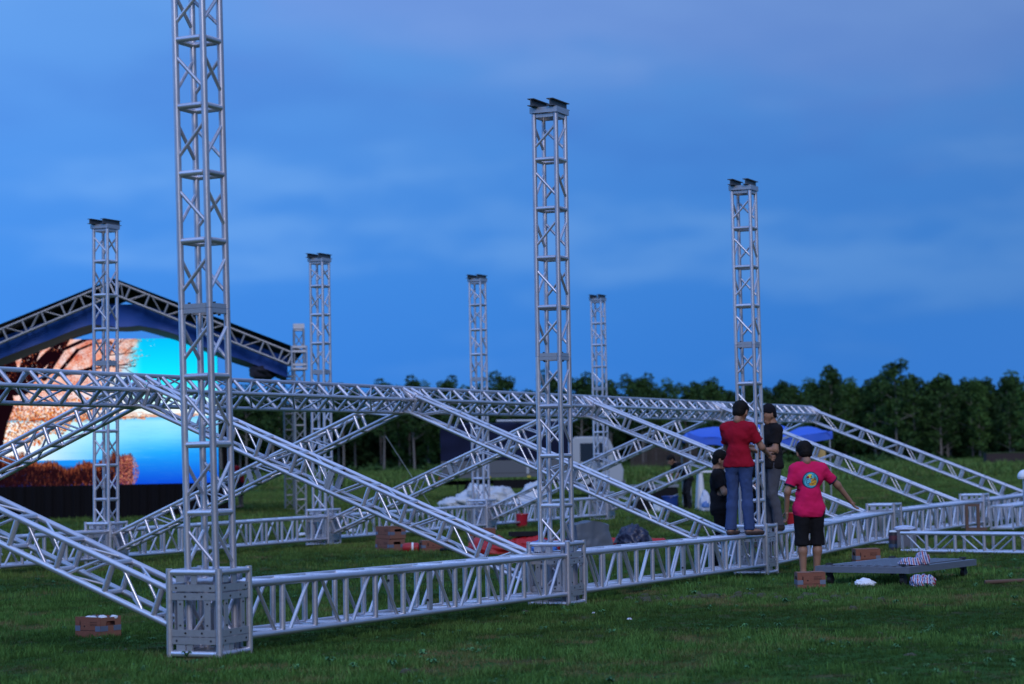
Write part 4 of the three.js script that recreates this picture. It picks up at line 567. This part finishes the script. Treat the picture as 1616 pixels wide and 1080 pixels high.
  const shirtF = (x, y, z) => { let d = Math.max(sf(x, y, z) + wr(x, y, z, 0.007), hem - y, y - collar); for (const q of ends) { const ax = x - q[0], ay = y - q[1], az = z - q[2], t = ax * q[3] + ay * q[4] + az * q[5]; if (ax * ax + ay * ay + az * az < 0.02 && t > d) d = t; } return d; };
  [lo, hi] = boxOf(SLL, 0.03); part(g, 'shirt', surfaceNets(shirtF, lo, hi, 0.0125), o.shirtMat);
  if (o.trim) { const tm = o.trim; part(g, 'collar', new THREE.TorusGeometry(0.066, 0.017, 8, 24), tm, V(J.neck[0], J.neck[1] + 0.018, J.neck[2]), [Math.PI / 2 - 0.2, 0, 0]); for (const q of ends) { const t = part(g, 'sleeve_trim', new THREE.TorusGeometry(0.064, 0.008, 6, 24), tm, V(q[0], q[1], q[2])); t.quaternion.setFromUnitVectors(V(0, 0, 1), V(q[3], q[4], q[5])); } }
  if (o.shoes) for (const s of ['L', 'R']) { const L = foot(s, 0.012); [lo, hi] = boxOf(L, 0.02); part(g, o.shoes.name ?? 'shoe', surfaceNets((x, y, z) => Math.max(capField(L, 0.02)(x, y, z), y - J['ank' + s][1] - (o.shoes.low ? -0.035 : 0.01), -(y - J['ank' + s][1] + 0.088)), lo, hi, 0.01), o.shoes.mat); }
  if (o.watch) { const w = lerp3(J.elR, J.wrR, 0.93), d = V(...J.wrR).sub(V(...J.elR)).normalize(); if (o.watch === 'L') { const w2 = lerp3(J.elL, J.wrL, 0.93); w.splice(0, 3, ...w2); d.copy(V(...J.wrL).sub(V(...J.elL)).normalize()); } const t = part(g, 'watch', new THREE.TorusGeometry(0.033, 0.011, 8, 20), std(0.6, 0.62, 0.65, 0.3, 0.5), V(...w)); t.quaternion.setFromUnitVectors(V(0, 0, 1), d); }
  if (o.print) { // round print following the cloth of the back
    const n = 22, p = [], uv = [], ids = [], R0 = 0.105, cy = 1.24; for (let j = 0; j <= n; j++) for (let i = 0; i <= 32; i++) { const r = R0 * j / n, a = i / 32 * 6.283, x = r * Math.cos(a) + J.chest[0], y = cy + r * Math.sin(a); let z = -0.5 + J.chest[2]; for (let s = 0; s < 60; s++) { const d = shirtF(x, y, z); if (d < 0.0015) break; z += d * 0.7; } p.push(x, y, z - 0.003); uv.push(0.5 + 0.5 * j / n * Math.cos(a), 0.5 + 0.5 * j / n * Math.sin(a)); }
    for (let j = 0; j < n; j++) for (let i = 0; i < 32; i++) { const a = j * 33 + i; ids.push(a, a + 1, a + 33, a + 1, a + 34, a + 33); }
    const pg = new THREE.BufferGeometry(); pg.setAttribute('position', new THREE.Float32BufferAttribute(p, 3)); pg.setAttribute('uv', new THREE.Float32BufferAttribute(uv, 2)); pg.setIndex(ids); pg.computeVertexNormals(); part(g, 'shirt_print', pg, new THREE.MeshStandardMaterial({ map: o.print, roughness: 0.8, side: THREE.DoubleSide }));
  }
  return g;
}
{
  const RIGHT = site(1, 0).sub(site(0, 0)), FWD = site(0, 1).sub(site(0, 0)), face = (r, f) => RIGHT.clone().multiplyScalar(r).addScaledVector(FWD, f);
  const denimT = noiseTex(128, (u, v) => { const n = 0.8 + 0.5 * tnoise(u, v, 40, 3); return [n, n, n]; });
  const cloth = (r, g, b) => dull(r, g, b, 0.95), black = cloth(0.009, 0.009, 0.011), shoe = std(0.02, 0.018, 0.018, 0.7);
  const eaveTop = (x) => { const k = Math.floor(x / SL), t = x / SL - k; return groundY(k * SL, 0) * (1 - t) + groundY(k * SL + SL, 0) * t + 0.315 + 0.19 + 0.025; };
  // man in red polo, standing on the beam with his back to the camera, hands on the tower
  { const x = 12.1, z = 0.12; person('man in red polo and blue jeans standing on the eave truss', V(x, eaveTop(x), z), face(0.42, 0.9), { height: 1.64, shirtMat: cloth(0.25, 0.006, 0.02), legMat: cloth(0.035, 0.06, 0.15), hem: 0.87, sleeve: 0.34, trim: cloth(0.24, 0.006, 0.016), shoes: { name: 'sandal', low: true, mat: std(0.05, 0.03, 0.025, 0.8) },
    pose: { head: [-0.03, 1.575, 0.055], look: [-0.25, -0.45, 1], neck: [0, 1.435, 0.005], elR: [-0.29, 1.12, 0.08], wrR: [-0.3, 1.02, 0.32], elL: [0.2, 1.12, 0.12], wrL: [-0.02, 1.1, 0.36], kneeL: [0.1, 0.49, 0.03], ankR: [-0.13, 0.085, -0.02], ankL: [0.13, 0.085, 0.0], toeL: [0.1, 0.035, 0.16], toeR: [-0.27, 0.035, 0.05] }, grip: true }); }
  // man in pink
  const print = canvasTex(256, 256, (c, w) => { c.fillStyle = '#15254a'; c.fillRect(0, 0, w, w); c.beginPath(); c.arc(128, 128, 112, 0, 7); c.fillStyle = '#3a9ab0'; c.fill(); const R = rng(19); const blob = (x, y, a, b, col, r = 0) => { c.fillStyle = col; c.beginPath(); c.ellipse(x, y, a, b, r, 0, 7); c.fill(); }; blob(80, 150, 46, 62, '#d0a028', 0.3); blob(140, 70, 40, 30, '#d8c438', 0.2); blob(170, 150, 44, 54, '#5cb8d0', -0.3); blob(112, 190, 44, 24, '#c89020', 0); blob(175, 86, 22, 20, '#8a2430'); blob(96, 82, 22, 26, '#6fc6c8', 0.4); for (let i = 0; i < 26; i++) { c.strokeStyle = '#10204a'; c.lineWidth = 4; c.beginPath(); const x = 50 + R() * 150, y = 50 + R() * 150; c.arc(x, y, 8 + R() * 22, R() * 6, R() * 6 + 2); c.stroke(); } });
  person('man in bright pink shirt and black shorts seen from behind', at(10.92, 1.35), face(-0.12, 1), { height: 1.6, shirtMat: cloth(0.52, 0.012, 0.085), legMat: black, legs: 0.56, legLoose: 0.03, hem: 0.78, sleeve: 0.36, shirtLoose: 0.02, trim: cloth(0.02, 0.02, 0.05), print, shoes: { name: 'sandal', low: true, mat: shoe },
    pose: { head: [0.03, 1.575, 0.05], look: [0.1, -0.4, 1], neck: [0.01, 1.44, 0.01], elL: [0.275, 1.1, -0.03], wrL: [0.27, 0.86, 0.05], elR: [-0.38, 1.17, 0.03], wrR: [-0.56, 0.96, 0.1], kneeL: [0.1, 0.49, 0.0], ankL: [0.1, 0.085, -0.03], kneeR: [-0.1, 0.49, 0.02], ankR: [-0.08, 0.085, 0.02] } });
  // man in cap, on the beam beyond the tower, hand on the lattice
  { const x = 13.62, z = 0.08; person('man in black T-shirt, cap and grey trousers holding the tower', V(x, eaveTop(x), z), face(-0.93, -0.32), { height: 1.62, cap: true, hairMat: cloth(0.008, 0.008, 0.012), shirtMat: cloth(0.012, 0.011, 0.013), legMat: cloth(0.065, 0.07, 0.09), hem: 0.84, sleeve: 0.36, shoes: { mat: shoe }, watch: 'L', grip: true, skin: std(0.27, 0.14, 0.09, 0.6),
    pose: { head: [0, 1.58, 0.05], look: [0.1, -0.35, 1], elL: [0.2, 1.1, 0.05], wrL: [0.1, 1.1, 0.28], elR: [-0.2, 1.12, 0.1], wrR: [-0.05, 1.16, 0.33], kneeL: [0.08, 0.49, 0.05], kneeR: [-0.1, 0.49, 0.03], toeR: [-0.1, 0.035, 0.15], toeL: [0.12, 0.035, 0.15] } }); }
  // short person in black behind the beam, reaching to the tower
  person('young person in black clothes reaching across behind the man in red', at(13.5, -0.62), face(0.98, -0.2), { height: 1.56, shirtMat: cloth(0.010, 0.010, 0.013), legMat: black, hem: 0.8, sleeve: 0.34, shoes: { mat: shoe }, skin: std(0.3, 0.16, 0.1, 0.6), grip: true,
    pose: { head: [0, 1.585, 0.04], look: [0.05, -0.3, 1], elR: [-0.2, 1.13, 0.1], wrR: [-0.12, 1.2, 0.34], elL: [0.22, 1.12, 0.1], wrL: [0.14, 1.16, 0.34] } });
  // dark clothed helper mostly hidden between the two men
  person('helper in black mostly hidden between the capped and pink shirted men', at(18.3, -1.55), face(-0.8, -0.6), { height: 1.6, shirtMat: cloth(0.008, 0.008, 0.01), legMat: black, sleeve: 0.36, shoes: { mat: shoe }, pose: { look: [0, -0.5, 1], elL: [0.2, 1.1, 0.1], wrL: [0.1, 1.0, 0.32], elR: [-0.2, 1.1, 0.1], wrR: [-0.1, 1.0, 0.32] } });
  // bending figure near the gazebo
  person('person in dark clothes bending beside the blue bucket', site(4.45, 56.6), face(-0.9, -0.3), { height: 1.6, shirtMat: cloth(0.01, 0.01, 0.013), legMat: cloth(0.012, 0.014, 0.02), sleeve: 0.4, hem: 0.82, shoes: { mat: shoe }, pose: { belly: [0, 1.05, 0.05], chest: [0, 1.2, 0.2], neck: [0, 1.31, 0.33], head: [0, 1.4, 0.45], look: [0, -0.6, 1], shL: [0.175, 1.27, 0.29], shR: [-0.175, 1.27, 0.29], elL: [0.22, 1.0, 0.36], elR: [-0.22, 1.0, 0.36], wrL: [0.16, 0.8, 0.45], wrR: [-0.16, 0.8, 0.45], hipL: [0.085, 0.9, -0.06], hipR: [-0.085, 0.9, -0.06] } });
  // stage hand in red
  person('stage hand in a red shirt stooping beside the screen', site(-8.88, 70.6), face(-0.9, -0.4), { height: 1.66, shirtMat: cloth(0.4, 0.012, 0.02), legMat: cloth(0.03, 0.03, 0.03), legs: 0.6, legLoose: 0.03, sleeve: 0.34, shoes: { name: 'sandal', low: true, mat: shoe }, pose: { chest: [0, 1.24, 0.1], neck: [0, 1.38, 0.17], head: [0, 1.5, 0.24], look: [0, -0.4, 1], shL: [0.175, 1.33, 0.14], shR: [-0.175, 1.33, 0.14], elL: [0.22, 1.08, 0.22], elR: [-0.22, 1.08, 0.22], wrL: [0.16, 0.95, 0.42], wrR: [-0.16, 0.95, 0.42] } });
}

// ---------- grass and weeds ----------
{
  const blade = (R, n, h, w, spread) => { const p = [], id = [], nn = []; for (let i = 0; i < n; i++) { const a = R() * 6.283, r = spread * Math.sqrt(R()), x = r * Math.cos(a), z = r * Math.sin(a), b = R() * 6.283, hh = h * (0.5 + 0.7 * R()), bend = hh * (0.2 + 0.7 * R()), cx = Math.cos(b), cz = Math.sin(b), o = p.length / 3; p.push(x - cz * w, -0.01, z + cx * w, x + cz * w, -0.01, z - cx * w, x + cx * bend * 0.35 - cz * w * 0.7, hh * 0.6, z + cz * bend * 0.35 + cx * w * 0.7, x + cx * bend * 0.35 + cz * w * 0.7, hh * 0.6, z + cz * bend * 0.35 - cx * w * 0.7, x + cx * bend, hh, z + cz * bend); id.push(o, o + 1, o + 2, o + 1, o + 3, o + 2, o + 2, o + 3, o + 4); } const g = new THREE.BufferGeometry(); g.setAttribute('position', new THREE.Float32BufferAttribute(p, 3)); g.setIndex(id); g.computeVertexNormals(); return g; };
  const M = new THREE.Matrix4(), Q = new THREE.Quaternion(), C = new THREE.Color(), gm = dull(1, 1, 1, 1, { side: THREE.DoubleSide, specularIntensity: 0.12 });
  const zones = [[12.6, 24, 52000, 0.038, 0.0028, 14, 0.07, 1.6], [24, 46, 52000, 0.05, 0.004, 14, 0.1, 2.4], [46, 110, 46000, 0.09, 0.008, 14, 0.2, 4], [110, 270, 26000, 0.3, 0.03, 14, 0.6, 9]];
  zones.forEach(([n0, n1, cnt, h, w, nb, sp, mg], zi) => {
    const R = rng(4000 + zi), im = new THREE.InstancedMesh(blade(rng(40 + zi), nb, h, w, sp), gm, cnt);
    for (let i = 0; i < cnt; i++) {
      const n = Math.sqrt(n0 * n0 + R() * (n1 * n1 - n0 * n0)), e = (R() * 2 - 1) * (n * 0.24 + mg), p = site(e, n); p.y = groundY(p.x, p.z);
      const f = fbm(p.x * 0.35, p.z * 0.35, 1.7, 3), f2 = fbm(p.x * 1.6, p.z * 1.6, 6.1, 3), f3 = fbm(p.x * 3.1, p.z * 3.1, 2.2, 2), dry = smooth(0.0, 0.34, f2 + 0.4 * f), lush = smooth(-0.3, 0.32, f + 0.9 * f3), s = (0.5 + 0.7 * R()) * (0.55 + 0.85 * lush) * (1 - 0.6 * dry);
      M.compose(p, Q.setFromAxisAngle(UP, R() * 6.283), V(s, s * (0.7 + 0.6 * R()), s)); im.setMatrixAt(i, M);
      const k = 0.75 + 0.5 * R(), g = 0.48 + 0.75 * lush, wm = smooth(20, 34, n) * 0.016 + 0.012 * smooth(-0.1, 0.3, fbm(p.x * 0.13, p.z * 0.13, 20, 2)); C.setRGB((0.05 + wm + 0.06 * dry) * k * g, (0.122 - 0.024 * dry) * k * g, (0.03 + 0.018 * dry) * k * g); im.setColorAt(i, C);
    }
    im.name = numbered('grass'); shadows(im); scene.add(im); tag(im, ['short trampled grass in front of the first truss', 'short grass inside the roof frame', 'mown grass around the stage and truck', 'rough grass running up to the tree line'][zi], 'grass', null, 'stuff');
  });
  // broad leaved weeds and torn clods
  const lg = (() => { const R = rng(61), p = [], id = []; for (let i = 0; i < 9; i++) { const a = i * 2.4 + R(), l = 0.022 + 0.026 * R(), y = 0.02 + 0.035 * R(), w = l * 0.3, cx = Math.cos(a), cz = Math.sin(a), o = p.length / 3; p.push(0, 0.005, 0, cx * l * 0.5 - cz * w, y, cz * l * 0.5 + cx * w, cx * l * 0.5 + cz * w, y, cz * l * 0.5 - cx * w, cx * l, y * 0.7, cz * l); id.push(o, o + 2, o + 1, o + 1, o + 2, o + 3); } const g = new THREE.BufferGeometry(); g.setAttribute('position', new THREE.Float32BufferAttribute(p, 3)); g.setIndex(id); g.computeVertexNormals(); return g; })();
  const wd = new THREE.InstancedMesh(lg, dull(1, 1, 1, 0.8, { side: THREE.DoubleSide }), 700), R = rng(71); let i = 0;
  while (i < 700) { const n = 12.6 + 16 * R() ** 1.6, e = (R() * 2 - 1) * (n * 0.24 + 1.4), p = site(e, n); if (fbm(p.x * 0.8, p.z * 0.8, 12, 3) < 0.02 + 0.2 * R() - 0.1) continue; p.y = groundY(p.x, p.z); const s = 0.35 + 0.75 * R() ** 2, k = 0.7 + 0.6 * R(); M.compose(p, Q.setFromAxisAngle(UP, R() * 6.28), V(s * (0.7 + 0.8 * R()), s * (0.4 + R()), s)); wd.setMatrixAt(i, M); C.setRGB(0.06 * k, 0.16 * k, 0.06 * k); wd.setColorAt(i, C); i++; }
  wd.name = 'weeds'; shadows(wd); scene.add(wd); tag(wd, 'small broad leaved weeds scattered through the short grass', 'weeds', null, 'stuff');
  const cl = new THREE.InstancedMesh(lump(0.07, 0.06, 0.07, 91, 0.7, 2.5, 10), std(0.045, 0.05, 0.028, 1), 260), R2 = rng(73); for (let j = 0; j < 260; j++) { let p; if (j < 230) { const t = R2(); p = site(1.15 + t * 2.4 + (R2() - 0.5) * 0.2, 22.4 + 0.5 * Math.sin(t * 4) + (R2() - 0.5) * 0.9 - t * 0.8); } else { const n = 13 + 10 * R2(); p = site((R2() * 2 - 1) * n * 0.23, n); } p.y = groundY(p.x, p.z) - 0.01; const s = 0.25 + 0.6 * R2() ** 2; M.compose(p, Q.setFromAxisAngle(UP, R2() * 6.28), V(s, s * (0.5 + R2()), s)); cl.setMatrixAt(j, M); }
  cl.name = 'soil_clods'; shadows(cl); scene.add(cl); tag(cl, 'dark torn clods of turf and soil on the grass', 'soil', null, 'stuff');
  const paper = std(0.5, 0.53, 0.6, 0.7); [[-1.95, 27.6, 0.09], [-2.15, 44, 0.16], [-3.4, 44.5, 0.2], [0.72, 20.6, 0.03], [1.0, 19.6, 0.035], [-4.2, 43, 0.14]].forEach(([e, n, s], k) => { const p = site(e, n); const m = part(scene, 'scrap_of_paper', lump(s, s * 0.5, s * 0.7, 100 + k, 0.6, 2.5, 12), paper, at(p.x, p.z, 0.0)); tag(m, ['white scrap lying alone on the open grass before the far eave truss', 'white scrap near the stage corner tower foot', 'flattened white scrap near the thin stage tower', 'tiny pale scrap in the grass before the second block', 'small pale scrap in the grass below the second eave truss', 'pale scrap behind the far eave truss near the screen'][k], 'scrap', 'scraps of paper on the grass'); });
}
renderer.render(scene, camera);
